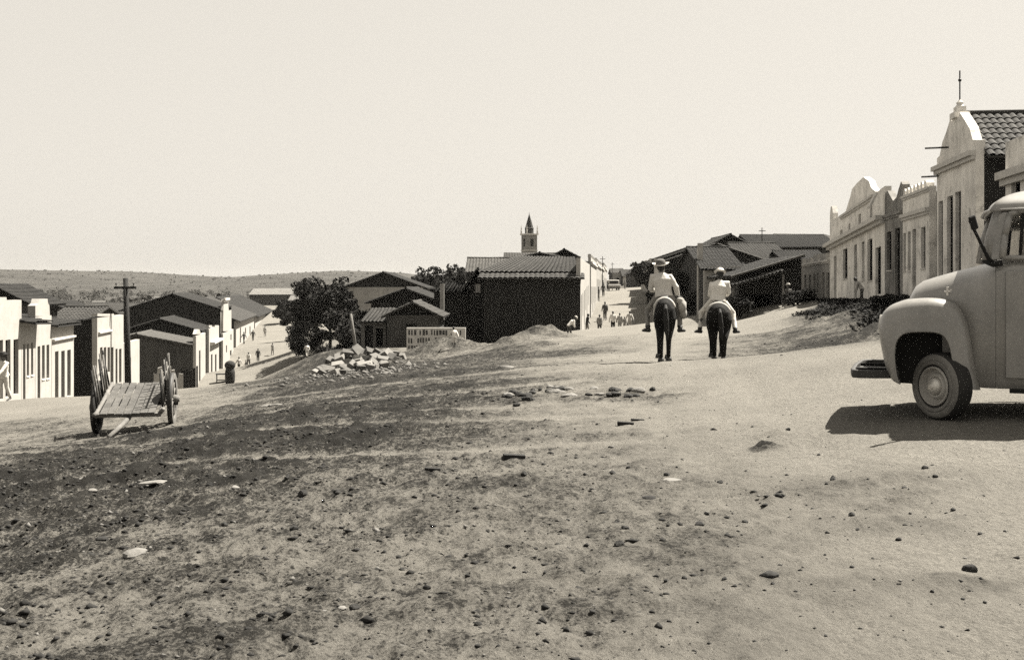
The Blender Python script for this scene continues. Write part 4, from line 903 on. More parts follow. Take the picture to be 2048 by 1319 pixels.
stone(684, 1222, 22, 'pale flake lying beside a dark stone near the bottom', ROCKL, flat=.35)
stone(957, 1247, 20, 'dark stone alone at the bottom centre', flat=.7)
stone(171, 964, 32, 'pale flat stone in the dark soil left of the cart shadow', ROCKL, flat=.3)
stone(186, 995, 24, 'pale flake in the dark soil at left', ROCKL, flat=.3)
stone(306, 982, 40, 'long pale chalky patch of stone in the dark soil', ROCKL, flat=.16, el=1.5, rot=.6)
stone(122, 1108, 24, 'pale thin flake at the far left of the foreground', ROCKL, flat=.25, el=1.3, rot=0)
stone(470, 990, 18, 'pale stone at the edge of the dark soil', ROCKL, flat=.45)
stone(205, 1086, 26, 'dark clod at the left of the foreground', flat=.7)
stone(1010, 738, 26, 'pale slab fragment on the slope before the dirt heap', ROCKL, flat=.4, el=1.4, rot=.3)
stone(1297, 998, 25, 'flat dark stone on the road below the pale flake', flat=.4, el=1.3, rot=0)
stone(1345, 963, 40, 'pale thin flake of stone on the left part of the road', ROCKL, flat=.15, el=1.2, rot=.1)
stone(545, 810, 34, 'pale streak of stone on the dark slope right of the cart', ROCKL, flat=.18, el=1.6, rot=.7)
for px, py, w in [(1048, 960, 13), (1225, 953, 15), (1334, 955, 15), (1414, 1026, 12), (1399, 1051, 20), (1440, 968, 13), (1666, 966, 13), (1704, 1030, 16), (1808, 976, 12), (1849, 938, 14), (1871, 955, 11), (1798, 1082, 14), (1704, 1138, 11), (1368, 1168, 13), (1333, 1166, 12), (1449, 1168, 11),
                  (1184, 1233, 14), (1238, 1095, 22), (1250, 1063, 17), (1576, 859, 10), (1637, 905, 8), (1906, 1022, 12), (1031, 977, 10), (605, 992, 22), (676, 993, 14), (574, 971, 14), (449, 1053, 14), (112, 1279, 13), (1454, 1036, 11), (1490, 1043, 14), (1546, 1168, 10), (1480, 1170, 10), (1072, 1097, 9), (1926, 1208, 8), (1865, 1190, 9), (1970, 1210, 9), (1650, 1115, 7), (1651, 1275, 8), (555, 1119, 8), (310, 1277, 12), (1080, 782, 9), (620, 1150, 9), (1715, 1060, 9), (1625, 1015, 9), (1960, 1070, 9), (2010, 1065, 8), (1748, 1170, 7), (1709, 1190, 6)]:
    stone(px, py, w, 'small dark stone lying singly on the trodden dirt')
rnd = random.Random(12)
for i in range(26):
    px = rnd.uniform(1008, 1282); py = 786 + rnd.gauss(0, 7) + (8 if px < 1100 else 0)
    if i % 3 == 0: stone(px, py, rnd.uniform(16, 30), 'pale chip in the line of rubble crossing the middle ground', ROCKL, flat=.45, el=1.3, group='rubble line of chips and clods', rot=rnd.uniform(-.5, .5))
    else: stone(px, py, rnd.uniform(14, 30), 'dark clod in the line of rubble crossing the middle ground', flat=.55, el=1.2, group='rubble line of chips and clods')
stone(1276, 787, 26, 'pale block at the right end of the line of rubble', ROCKL, flat=.5, el=1.2, rot=.1)
# heap of pale slabs
SL_ = [(738, 760, 26, 20, .3), (690, 766, 24, 16, .1), (770, 750, 22, 18, -.3), (795, 735, 22, 14, .4), (756, 722, 28, 22, .6), (718, 745, 24, 24, -.6), (684, 748, 26, 18, .4), (650, 742, 34, 26, .3), (680, 734, 36, 28, -.4), (765, 738, 34, 26, .2), (725, 719, 34, 26, .5), (748, 752, 26, 24, -.2), (662, 732, 30, 22, .6), (782, 732, 28, 20, .1), (632, 756, 22, 18, .4), (706, 716, 30, 24, -.3), (690, 757, 40, 24, .5), (730, 748, 46, 30, -.3), (752, 735, 44, 26, .4), (712, 728, 30, 40, .9), (770, 727, 40, 24, -.5), (788, 722, 36, 20, .2), (742, 722, 50, 22, .3), (677, 742, 40, 24, -.2), (703, 745, 26, 34, .7), (722, 757, 28, 26, .1), (735, 708, 42, 18, -.7), (758, 716, 40, 18, -.4), (778, 715, 40, 16, -.3), (800, 718, 24, 14, .4), (658, 752, 34, 18, .0), (645, 760, 26, 18, .5), (668, 762, 30, 16, -.3), (745, 742, 30, 22, .8), (760, 748, 26, 20, -.6), (716, 738, 30, 22, -.2), (640, 745, 24, 16, .3), (695, 733, 34, 20, .2), (805, 726, 22, 14, -.2)]
for i, (px, py, w, hh, a) in enumerate(SL_):
    Y = 34.5 + (760 - py) * .11; x = Xp(px, Y); z = Zp(py, Y); g = gz(x, Y); z = max(min(z, g + .75), g + .08)
    s = w / F * Y / 2 * .62; t = hh / F * Y / 2 * .66; rnd = random.Random(i)
    mb = MB(); th_ = rnd.uniform(.07, .15); mb.box(-s, s, -t * 1.2, t * 1.2, -th_, th_); 
    mb.v = [(p[0] + rnd.uniform(-.05, .05), p[1] + rnd.uniform(-.05, .05), p[2] + rnd.uniform(-.02, .02)) for p in mb.v]
    o = mb.build('stone_slab', (STONEP, mat('cut_stone_grey', .075, .95, .3, 3, spots=.3), mat('cut_stone_bright', .17, .9, .2, 3, spots=.2))[(i * 7) % 3], loc=(x, Y, z)); o.rotation_euler = (rnd.uniform(.0, .75), a * .9, rnd.uniform(-.5, .5)); bevel(o, .012)
    tag(o, 'pale rough slab tumbled in the heap beside the leaning post', 'slab', 'slabs heaped beside the leaning post')
rng = np.random.default_rng(8)
# clods and crumbs nobody could count
rng = np.random.default_rng(4)
N = 130000
Yc = np.exp(rng.uniform(math.log(4.3), math.log(46), N)); Xc = Yc * rng.uniform(-.5, .5, N)
Dk = dark_arr(Xc, Yc); keep = rng.uniform(0, 1, N) < (.006 + .3 * Dk * Dk); Xc, Yc, Dk = Xc[keep], Yc[keep], Dk[keep]; Zc = gfull_arr(Xc, Yc)
OCT = np.array([(1, 0, 0), (0, 1, 0), (-1, 0, 0), (0, -1, 0), (0, 0, 1), (0, 0, -.6)], float); OF = np.array([(0, 1, 4), (1, 2, 4), (2, 3, 4), (3, 0, 4), (1, 0, 5), (2, 1, 5), (3, 2, 5), (0, 3, 5)])
def scatter(name, label, X, Y, Z, size, m):
    n = len(X); an = rng.uniform(0, 6.28, n); c, s_ = np.cos(an), np.sin(an)
    V = OCT[None] * (1 + rng.uniform(-.45, .45, (n, 6, 3))) + rng.uniform(-.15, .15, (n, 6, 3))
    V *= (size[:, None, None]) * np.array([1.2, 1.0, .65])
    W = np.stack([V[..., 0] * c[:, None] - V[..., 1] * s_[:, None] + X[:, None], V[..., 0] * s_[:, None] + V[..., 1] * c[:, None] + Y[:, None], V[..., 2] + Z[:, None]], -1).reshape(-1, 3)
    f = (OF[None] + (np.arange(n) * 6)[:, None, None]).reshape(-1, 3)
    me = bpy.data.meshes.new(name); me.vertices.add(len(W)); me.vertices.foreach_set('co', W.ravel()); me.loops.add(f.size); me.loops.foreach_set('vertex_index', f.ravel().astype(np.int32))
    me.polygons.add(len(f)); me.polygons.foreach_set('loop_start', np.arange(0, f.size, 3, dtype=np.int32)); me.update(calc_edges=True); me.materials.append(m)
    o = bpy.data.objects.new(name, me); COL.objects.link(o); return tag(o, label, 'dirt', kind='stuff')
sz = np.exp(rng.normal(math.log(.0075), .6, len(Xc))) * (1 + .03 * Yc) * np.clip(.6 + .8 * Dk, .6, 1.3)
scatter('dirt_clods', 'small dark clods and crumbs of soil strewn over the ground', Xc, Yc, Zc, np.minimum(sz, .034), SOIL)
Yb = rng.uniform(25, 60, 9000); Xb = XR(Yb) - rng.uniform(.4, 1, 9000) - rng.uniform(0, 1, 9000) * np.interp(Yb, [25, 46, 52, 60], [3.5, 3.3, 1.5, .8]); scatter('bank_rubble', 'clods and rubble coloured near black as house shade, spilt over the bank below the right hand houses', Xb, Yb, gfull_arr(Xb, Yb), np.minimum(np.exp(rng.normal(math.log(.045), .55, 9000)), .12), mat('bank_earth_shade', .006, 1, .4, 5))  # darker than the other clods, shade put into the colour
hc = hit(718, 748); Xh = hc.x + rng.normal(0, 1.15, 420); Yh = hc.y + rng.normal(.6, 1.5, 420); scatter('rubble_chips', 'small broken chips strewn round the heap of slabs', Xh, Yh, gfull_arr(Xh, Yh), np.minimum(np.exp(rng.normal(math.log(.05), .5, 420)), .14), mat('chip_stone', .09, .95, .5, 4, spots=.4))
k = rng.uniform(0, 1, len(Xc)) < .12
scatter('pale_gravel', 'small pale chips strewn over the ground', Xc[k] + rng.uniform(-.4, .4, k.sum()), Yc[k], gfull_arr(Xc[k], Yc[k]), np.minimum(sz[k] * .8, .04), mat('gravel_pale', .1, .95, .3, 9))
# ==== PART4 ====
# ------------------------------------------------------------------ people
SKIN = mat('skin', .06, .6, .15, 8); HAIR = mat('hair', .012, .6, .3, 30)
def cloth(g): return mat('cloth_%02d' % int(g * 100), g, .95, .16, 7, bump=.5, bscale=9, fine=.12)
def V3(*a): return Vector(a)
def hand(mb, w, d, side, k):
    """palm, four bent fingers and a thumb hanging from the wrist along d"""
    d = d.normalized(); s = d.cross(V3(0, 0, 1)); s = s.normalized() if s.length > .2 else V3(0, 1, 0); n = s.cross(d)
    mb.tube([w, w + d * .05 * k, w + d * .09 * k], [(.024 * k, .016 * k), (.042 * k, .017 * k), (.04 * k, .014 * k)], 8)
    for i, ln in enumerate((.068, .08, .074, .058)):
        b = w + d * .085 * k + s * (-.03 + .02 * i) * k
        mb.tube([b, b + d * ln * .5 * k + n * .006 * k, b + d * ln * .85 * k + n * .03 * k], [.0095 * k, .0088 * k, .007 * k], 6)
    b = w + d * .03 * k + s * side * .03 * k
    mb.tube([b, b + (d * .6 + s * side * .8) * .04 * k, b + (d + s * side * .7) * .065 * k], [.012 * k, .011 * k, .008 * k], 6)
def stand(stride=0.0, arms=0.12, lean=0.0, bend=0.0):
    j = {}
    j['pel'] = V3(0, 0, .92); ty = math.sin(bend + lean); tz = math.cos(bend + lean)
    j['waist'] = V3(0, .13 * ty, .92 + .14 * tz); j['chest'] = V3(0, .36 * ty, .92 + .36 * tz); j['neck'] = V3(0, .5 * ty, .92 + .5 * tz)
    j['head'] = V3(0, .67 * ty + .02, .92 + .67 * tz) 
    for s, n in ((-1, 'L'), (1, 'R')):
        a = stride * s
        j['sh' + n] = V3(s * .18, .47 * ty, .92 + .47 * tz)
        el = j['sh' + n] + V3(s * .06, -arms * s * 1.2 + .02 + bend * .03, -.27); wr = el + V3(s * .01, -arms * s + .06 + bend * .03, -.23)
        j['el' + n] = el; j['wr' + n] = wr
        j['hp' + n] = V3(s * .09, 0, .9); j['kn' + n] = V3(s * .1, a * .5 + .03, .49); j['an' + n] = V3(s * .105, a - .02, .085 + (.05 if a < 0 else 0)); j['to' + n] = V3(s * .125, a + .15, .04)
    return j
def person(label, loc, rz, h, j, shirt=.5, legs=.4, hat=None, skirt=False, voxel=.02, sleeve=1.0, group=None, barelegs=False, hair_long=False, feet=None, shirt_cover=None, loose=1.0):
    k = h / 1.7; j = {a: b * k for a, b in j.items()}
    root = thing('person', label, 'person', loc, rz, group)
    hd = j['head']; nk = j['neck']; ax = (hd - nk).normalized() if (hd - nk).length > 0 else V3(0, 0, 1)
    fw = V3(0, 1, 0); fw = (fw - ax * fw.dot(ax)).normalized(); sd = fw.cross(ax)
    R = Matrix((sd, fw, ax)).transposed()
    b = MB()
    b.tube([j['pel'] - V3(0, 0, .06 * k), j['waist'], j['chest'], nk + (nk - j['chest']) * .1], [(.155 * k, .105 * k), (.135 * k, .09 * k), (.165 * k, .11 * k), (.08 * k, .065 * k)], 14, up=(0, 1, 0))
    b.tube([nk - ax * .04 * k, nk + ax * .1 * k], [.06 * k, .052 * k], 10)
    b.ball(hd + ax * .02 * k, (.078 * k, .098 * k, .112 * k), 16, 12, R); b.ball(hd + fw * .035 * k - ax * .06 * k, (.055 * k, .06 * k, .055 * k), 12, 8, R)
    b.ball(hd + fw * .1 * k - ax * .012 * k, (.013 * k, .02 * k, .026 * k), 8, 6, R); b.ball(hd + fw * .087 * k - ax * .055 * k, (.026 * k, .012 * k, .009 * k), 8, 6, R)
    for s in (-1, 1): b.ball(hd + sd * s * .08 * k, (.012 * k, .022 * k, .034 * k), 8, 6, R); b.ball(hd + fw * .086 * k + sd * s * .03 * k + ax * .02 * k, (.014 * k, .008 * k, .008 * k), 8, 6, R)
    for s, n in ((-1, 'L'), (1, 'R')):
        b.tube([j['sh' + n] - V3(s * .06 * k, 0, .02 * k), j['sh' + n], j['el' + n], j['wr' + n]], [.06 * k, .056 * k, .042 * k, .027 * k], 10)
        hand(b, j['wr' + n], j['wr' + n] - j['el' + n], -s, k)
        b.tube([j['hp' + n], j['kn' + n], j['kn' + n].lerp(j['an' + n], .35), j['an' + n]], [.085 * k, .056 * k, .054 * k, .036 * k], 10)
        b.tube([j['an' + n] + (j['an' + n] - j['to' + n]).normalized() * .05 * k - V3(0, 0, .03 * k), j['an' + n].lerp(j['to' + n], .5) - V3(0, 0, .01 * k), j['to' + n]], [(.034 * k, .036 * k), (.042 * k, .034 * k), (.036 * k, .022 * k)], 10)
    fuse(b, 'body', SKIN, root, voxel if voxel > .01 else .0085, 2)
    c = MB(); e = .018 * k
    low = j['pel'] - (j['waist'] - j['pel']).normalized() * (shirt_cover if shirt_cover is not None else .1) * k
    c.tube([low, j['pel'], j['waist'], j['chest'], nk.lerp(j['chest'], .12), nk + (hd - nk) * .22], [(.178 * k * loose, .13 * k * loose), (.178 * k * loose, .13 * k * loose), (.165 * k * loose, .12 * k), (.195 * k * loose, .135 * k), (.12 * k * loose, .09 * k), (.068 * k, .066 * k)], 16, up=(0, 1, 0))
    for s, n in ((-1, 'L'), (1, 'R')):
        en = j['el' + n].lerp(j['wr' + n], max(0, sleeve * 2 - 1)) if sleeve >= .5 else j['sh' + n].lerp(j['el' + n], sleeve * 2)
        pa = [j['sh' + n] - V3(s * .07 * k, 0, .02 * k), j['sh' + n], j['sh' + n].lerp(j['el' + n], .5)] + ([j['el' + n]] if sleeve > .55 else []) + [en]
        c.tube(pa, [.076 * k * loose, .075 * k * loose, .066 * k * loose] + ([.06 * k * loose] if sleeve > .55 else []) + [.05 * k * loose], 10)
    fuse(c, 'shirt', cloth(shirt), root, voxel, 3)
    if skirt:
        q = MB(); pr = []
        for r, z in [(.13, 1.04), (.17, .95), (.22, .7), (.29, .3), (.28, .3), (.2, .7)]: pr.append((r * k, z * k))
        q.lathe(pr, 20, 'z'); q.v = [(x * (1 + .06 * math.sin(7 * math.atan2(y, x))), y * .85 * (1 + .06 * math.sin(7 * math.atan2(y, x))), z) for x, y, z in q.v]
        q.build('skirt', cloth(legs), root, True)
    else:
        q = MB(); q.tube([j['pel'] + V3(0, 0, .05 * k), j['pel'] - V3(0, 0, .1 * k)], [(.165 * k, .118 * k), (.15 * k, .12 * k)], 14, up=(0, 1, 0))
        for s, n in ((-1, 'L'), (1, 'R')):
            en = j['kn' + n].lerp(j['an' + n], .1 if barelegs else .88)
            q.tube([j['hp' + n] + V3(0, 0, .02 * k), j['kn' + n], en], [.105 * k, .078 * k, .074 * k if barelegs else .066 * k], 10)
        fuse(q, 'trousers', cloth(legs), root, voxel, 3)
    if feet is not None:
        q = MB()
        for s, n in ((-1, 'L'), (1, 'R')): q.tube([j['an' + n] + (j['an' + n] - j['to' + n]).normalized() * .06 * k - V3(0, 0, .025 * k), j['an' + n].lerp(j['to' + n], .5), j['to' + n]], [(.045 * k, .048 * k), (.052 * k, .045 * k), (.044 * k, .03 * k)], 10); q.tube([j['an' + n] - V3(0, 0, .03 * k), j['an' + n] + V3(0, 0, .09 * k)], [.05 * k, .052 * k], 10)
        q.build('shoes', feet, root, True)
    q = MB(); q.ball(hd - fw * .014 * k + ax * .045 * k, (.086 * k, .098 * k, .095 * k), 14, 10, R); q.ball(hd - fw * .04 * k - ax * .02 * k, (.076 * k, .065 * k, .07 * k), 12, 8, R)
    if hair_long: q.ball(hd - fw * .05 * k - ax * .1 * k, (.085 * k, .055 * k, .12 * k), 12, 8, R)
    fuse(q, 'hair', HAIR, root, .015, 1)
    if hat:
        m, rad, crown = hat[:3]; tilt = hat[3] if len(hat) > 3 else 0
        q = MB(); q.lathe([(0, .17), (.03, .172), (.07, .165), (.095, .14), (.104, .07), (.112, .045), (rad * .7, .04), (rad, .062), (rad + .005, .056), (rad * .7, .03), (.108, .03)], 28, 'z')
        q.v = [((R @ (Matrix.Rotation(tilt, 3, 'X') @ Vector((x * k, y * 1.12 * k, (z * (crown if z > .07 else 1) + (.03 * (abs(x) / rad) ** 2 if math.hypot(x, y) > .12 else 0)) * k)))) + hd + ax * .035 * k) for x, y, z in q.v]
        ht = autosmooth(q.build('hat', m, root), 50)
        if len(hat) > 4:
            w = MB(); w.lathe([(.116, .044), (.12, .05), (.112, .1), (.1, .142), (.07, .168), (.0, .176)], 28, 'z'); w.v = [((R @ (Matrix.Rotation(tilt, 3, 'X') @ Vector((x * k, y * 1.12 * k, z * k)))) + hd + ax * .035 * k) for x, y, z in w.v]  # dark shell over the whole crown, painting its shaded back
            w.build('hat_crown_shade', hat[4], ht, True)
    return root
def at(px, Y): return (Xp(px, Y), Y, gz(Xp(px, Y), Y))
STRAWH = mat('straw_hat', .4, .9, .15, 20, fine=.2); DARKC = mat('dark_felt', .02, .95, .2, 9); SHOE = mat('boot_leather', .015, .6, .3, 9)
# people on and around the hill street: column, distance, heading, height
person('child in white shirt and pale shorts walking on the dirt heap before the block wall', at(908, 57), .5, 1.12, stand(.1, .2, .1), .5, .42, voxel=.018, barelegs=True)
person('person in a white shirt stooping beside the corner of the warehouse', at(1138, 70), -1.2, 1.5, stand(.12, .05, 0, .75), .55, .05, voxel=.02, hat=(STRAWH, .15, 1))
person('person in a white shirt over black skirt at the foot of the hill street', at(1226, 86), .1, 1.62, stand(.05, .08), .5, .015, voxel=.02, skirt=False)
person('person in grey clothes left of the one in black below the waist', at(1199, 86), -.2, 1.5, stand(.16, .16), .16, .06)
person('dark clad person just behind the group at the foot of the hill street', at(1210, 97), .3, 1.62, stand(.03, .03), .05, .05)
person('thin person in pale grey clothes in the middle of the foot of the hill street', at(1239.5, 86), 0, 1.4, stand(.05, .05), .26, .24)
person('small child in the group at the foot of the hill street', at(1249, 86), .4, 1.05, stand(.05, .05), .2, .24, barelegs=True)
person('person with dark hair and pale clothes, rightmost at the foot of the hill street', at(1259.5, 86), .2, 1.42, stand(.15, .2), .34, .3)
person('person in dark jacket seated on the step of the sunlit warehouse front', at(1174, 84), -1.2, 1.55, stand(.1, .1, .15), .03, .22)
person('dark clad person leaning by a doorway higher on the sunlit row', at(1196.5, 128), -1.2, 1.7, stand(.05, .03), .04, .16)
person('person in brown clothes walking up along the sunlit row', at(1206.5, 138), 0, 1.65, stand(.2, .2), .07, .05)
person('person in pale clothes beside a doorway near the top of the sunlit row', at(1206, 160), -1.0, 1.6, stand(.05, .03), .22, .18)
person('lone person standing in the middle near the top of the hill street', at(1249.5, 205), 0, 1.6, stand(.08, .1), .14, .12)
# lower street
for px, Y, h, rz, s, l, lab in [(497, 128, 1.65, 0, .4, .03, 'person in white shirt and dark trousers farthest left in the lower street'), (516, 132, 1.6, .3, .03, .03, 'person in dark clothes standing in the middle of the lower street'), (545, 136, 1.5, -.2, .25, .2, 'person in grey clothes right of the others in the lower street'),
                                (549, 92, 1.2, .2, .03, .02, 'taller dark child of the pair near the ridge edge'), (559, 90, 1.15, -.1, .45, .03, 'child in white shirt and dark trousers of the pair near the ridge edge'), (614, 70, .9, .5, .6, .5, 'small child in white near the slabs heap'),
                                (478, 122, 1.6, .8, .3, .03, 'person in pale shirt near the tall narrow white front'), (492, 124, 1.2, 2.0, .04, .2, 'dark shirted child beside the tall narrow white front'), (530, 165, 1.6, .2, .3, .25, 'distant pale clad person in the upper lower street'), (488, 150, 1.65, 1.2, .03, .03, 'person in black by the white house in the lower street'), (506, 158, 1.6, .6, .05, .1, 'distant person by the white low wall of the lower street')]:
    person(lab, at(px, Y), rz, h, stand(.14, .14), s, l)
person('woman in pale head cloth and long skirt standing before the open shed', at(1577, 61.5), .6, 1.66, stand(.02, .02), .1, .2, skirt=True, voxel=.018, hair_long=False, hat=(mat('head_cloth', .34, .95, .15, 9), .12, .9))
person('person with dark head stooping in a pale shirt on the bank before the long house', at(1724, 45.5), 1.2, 1.2, stand(.05, .02, 0, .55), .3, .04)
person('person in white clothes and dark hat at the left edge before the white house', at(8, 37.5), 2.6, 1.62, stand(.16, .2), .42, .36, hat=(DARKC, .2, 1))

# ------------------------------------------------------------------ mounts and riders
COAT = mat('dark_coat', .009, .9, .5, 3, fine=.3, spec=.12); COAT2 = mat('brown_coat', .011, .9, .5, 3, fine=.3, spec=.12); MANE = mat('mane_hair', .01, .8, .3, 20); HOOF = mat('hoof', .03, .6, .2, 9); MUZ = mat('saddle_cloth', .4, .95, .15, 8, fine=.15); LEATH = mat('saddle_leather', .04, .6, .3, 8)
def horse(label, loc, rz, coat, k=1.0, kx=1.0, step=.12):
    root = thing('horse', label, 'horse', loc, rz, 'saddled mounts on the road'); b = MB()
    def T(pts): return [(p[0] * kx * k, p[1] * k, p[2] * k) for p in pts]
    def Rr(r): return [((a[0] * kx * k, a[1] * k) if isinstance(a, tuple) else a * k) for a in r]
    b.tube(T([(0, -.84, 1.12), (0, -.76, 1.13), (0, -.55, 1.155), (0, -.2, 1.09), (0, .2, 1.06), (0, .52, 1.09), (0, .74, 1.12)]), Rr([(.08, .1), (.165, .2), (.245, .265), (.25, .26), (.25, .285), (.22, .28), (.13, .17)]), 18)
    for s in (-1, 1):
        o = step * s
        b.tube(T([(s * .12, -.58, 1.18), (s * .14, -.6, 1.0), (s * .135, -.47 + o * .5, .78), (s * .115, -.64 + o, .54), (s * .11, -.65 + o, .47), (s * .105, -.62 + o, .18), (s * .105, -.58 + o, .1)]), Rr([(.14, .18), (.165, .21), (.14, .165), (.08, .095), (.066, .072), (.052, .056), (.058, .06)]), 12, up=(0, 1, 0))
        b.tube(T([(s * .14, .5, 1.1), (s * .14, .46, .82), (s * .12, .48 - o, .47), (s * .12, .48 - o, .42), (s * .12, .48 - o, .16), (s * .12, .52 - o, .1)]), Rr([(.11, .16), (.09, .11), (.06, .066), (.05, .054), (.042, .046), (.048, .05)]), 12, up=(0, 1, 0))
    b.tube(T([(0, .55, 1.16), (0, .8, 1.38), (0, 1.02, 1.58), (0, 1.1, 1.64)]), Rr([(.13, .24), (.1, .17), (.08, .125), (.07, .1)]), 14)
    b.tube(T([(0, 1.02, 1.66), (0, 1.16, 1.58), (0, 1.32, 1.4), (0, 1.42, 1.27)]), Rr([(.075, .1), (.085, .105), (.058, .07), (.05, .055)]), 12)
    for s in (-1, 1): b.tube(T([(s * .05, 1.06, 1.7), (s * .075, 1.05, 1.8), (s * .085, 1.06, 1.9)]), Rr([.03, .036, .008]), 8)
    fuse(b, 'body', coat, root, .018, 4)
    for s in (-1, 1):
        o = step * s
        for y in (-.57 + o, .52 - o):
            q = MB(); q.lathe([(0, 0), (.078 * k, 0), (.07 * k, .05 * k), (.058 * k, .1 * k), (0, .1 * k)], 10, 'z', (s * (.105 if y < 0 else .12) * kx * k, y * k, 0)); q.build('hoof', HOOF, root, True)
    q = MB(); q.tube(T([(0, -.84, 1.26), (0, -.92, 1.18), (.015, -.93, .95), (.035, -.88, .68), (.05, -.86, .5)]), Rr([.035, .05, .062, .055, .02]), 10); fuse(q, 'tail', MANE, root, .014, 2)
    q = MB(); q.tube(T([(0, .62, 1.36), (0, .85, 1.58), (0, 1.03, 1.71), (0, 1.12, 1.72)]), Rr([(.03, .06), (.035, .07), (.035, .06), (.03, .03)]), 8); q.build('mane', MANE, root, True)
    # saddle cloth over the back, roll at its rear, leather seat, stirrup straps
    q = MB(); n = 14
    for y, dr in ((-.34, .03), (.3, .03)):
        for i in range(n + 1):
            a = math.radians(-32 + 244 * i / n); q.v.append((math.cos(a) * .285 * kx * k, y * k, 1.085 * k + math.sin(a) * .29 * k))
        for i in range(n + 1):
            a = math.radians(-32 + 244 * i / n); q.v.append((math.cos(a) * .258 * kx * k, y * k, 1.085 * k + math.sin(a) * .268 * k))
    m = n + 1
    for i in range(n): q.f += [(i, i + 1, 2 * m + i + 1, 2 * m + i), (m + i, m + i + 1, 3 * m + i + 1, 3 * m + i), (i, i + 1, m + i + 1, m + i), (2 * m + i, 2 * m + i + 1, 3 * m + i + 1, 3 * m + i)]
    q.f += [(0, m, 3 * m, 2 * m), (n, m + n, 3 * m + n, 2 * m + n)]
    q.build('saddle_cloth', MUZ, root, True)
    q = MB(); q.tube([(math.cos(math.radians(a)) * .275 * kx * k, -.33 * k, 1.1 * k + math.sin(math.radians(a)) * .3 * k) for a in range(18, 163, 12)], .042 * k, 10, up=(0, 1, 0)); q.build('cantle_roll', MUZ, root, True)
    q = MB(); q.tube(T([(0, -.26, 1.44), (0, -.16, 1.385), (0, .1, 1.375), (0, .24, 1.45)]), Rr([(.12, .03), (.17, .05), (.15, .05), (.06, .05)]), 12); q.build('saddle', LEATH, root, True)
    return root
def ride(tw=0.0, leanx=0.0, rarm=None, spread=.36, knee=.26, foot=(.40, .02, -.66), fturn=.1):
    j = {'pel': V3(0, -.02, .1), 'waist': V3(leanx * .3, 0, .24), 'chest': V3(leanx * .8, .0, .46), 'neck': V3(leanx * 1.1, .03, .58), 'head': V3(leanx * 1.3, .08, .725)}
    for s, n in ((-1, 'L'), (1, 'R')):
        j['sh' + n] = j['neck'] + V3(s * .185, 0, -.04 + (-.02 if s * leanx < 0 else 0))
        j['el' + n] = j['sh' + n] + V3(s * .05, .06, -.28); j['wr' + n] = j['el' + n] + V3(-s * .06, .24, -.04)
        j['hp' + n] = V3(s * .11, .02, .08); j['kn' + n] = V3(s * spread, knee, -.22); j['an' + n] = V3(s * foot[0], foot[1], foot[2]); j['to' + n] = j['an' + n] + V3(s * fturn, .15, -.03)
    if rarm: j['elR'], j['wrR'] = rarm
    return j
HX, HY = Xp(1334, 24.6), 24.6
g1 = gz(HX, HY)
hr = -math.atan2(.1, 1)
horse('dark mount carrying the rider in the wide brimmed hat', (HX, HY + .5, g1), hr, COAT, 1.0, .84, .13)
person('rider in pale jacket and wide brimmed hat, seen from behind on the left mount', (HX, HY + .5, g1 + 1.36), hr, 1.72, ride(0, -.05, (V3(.27, .0, .3), V3(.31, .12, .1)), foot=(.36, -.02, -.66)), .42, .16, hat=(STRAWH, .19, .85, .5, mat('crown_shade', .07, .95, .3, 12)), voxel=.011, feet=SHOE, shirt_cover=.02, loose=1.13)  # dark crown colour stands for shade on the hat
HX2, HY2 = Xp(1443, 25.6), 25.6
g2 = gz(HX2, HY2)
horse('stout dark mount carrying the rider in white trousers', (HX2, HY2 + .5, g2), hr * 1.2, COAT2, .93, 1.08, -.08)
person('rider in white clothes and small light hat, seen from behind on the right mount', (HX2, HY2 + .5, g2 + 1.27), hr * 1.2, 1.6, ride(0, .05, (V3(.28, .12, .3), V3(.25, .36, .24)), spread=.4, foot=(.44, .0, -.66)), .5, .5, hat=(STRAWH, .145, 1.0, -.1), voxel=.011, feet=SHOE, shirt_cover=.02, loose=1.13)
# sack slung beside the left rider
SK = thing('sack', 'pale cloth sack slung on the right side of the hatted rider', 'sack', (HX + .42, HY + .52, g1 + 1.12), hr)
q = MB(); q.ball((0, 0, .1), (.1, .17, .16), 14, 10); q.ball((.03, .05, -.06), (.085, .13, .14), 12, 8); q.ball((-.05, -.02, .24), (.1, .1, .07), 10, 8); q.ball((.06, .1, .16), (.05, .07, .06), 10, 8); fuse(q, 'bag', cloth(.22), SK, .018, 3)
q = MB(); q.tube([(-.2, .0, .31), (-.12, 0, .33), (0, -.02, .3)], .02, 8); q.build('strap', LEATH, SK, True)
# animal and barrow like load in the lower street, by the white house
TB = thing('market_stall', 'dark wooden stall table before the white house in the lower street', 'stall', (Xp(432, 101), 101, gz(Xp(432, 101), 101)), .3)
q = MB(); q.box(0, 1.5, 0, .8, .8, .88); q.build('table_top', WOODD, TB)
for x in (.05, 1.4):
    for y in (.05, .7): q = MB(); q.box(x, x + .07, y, y + .07, -.2, .798); q.build('leg', WOODD, TB)
q = MB(); q.box(.1, 1.4, .1, .7, .25, .3); q.build('shelf', WOODD, TB)
BRL = thing('barrel', 'dark round topped load standing at the right end of the stall', 'barrel', (Xp(460, 100.5), 100.5, gz(Xp(460, 100.5), 100.5)), 0)
q = MB(); q.lathe([(0, 0), (.38, 0), (.45, .5), (.45, 1.0), (.38, 1.45), (0, 1.45)], 18, 'z'); q.build('body', WOODD, BRL, True)
q = MB(); q.lathe([(.435, .3), (.45, .3), (.455, .38), (.44, .38)], 18, 'z'); q.build('hoop', IRON, BRL); q = MB(); q.ball((0, 0, 1.7), (.5, .5, .42), 16, 10); q.build('bundle', DARKC, BRL, True)

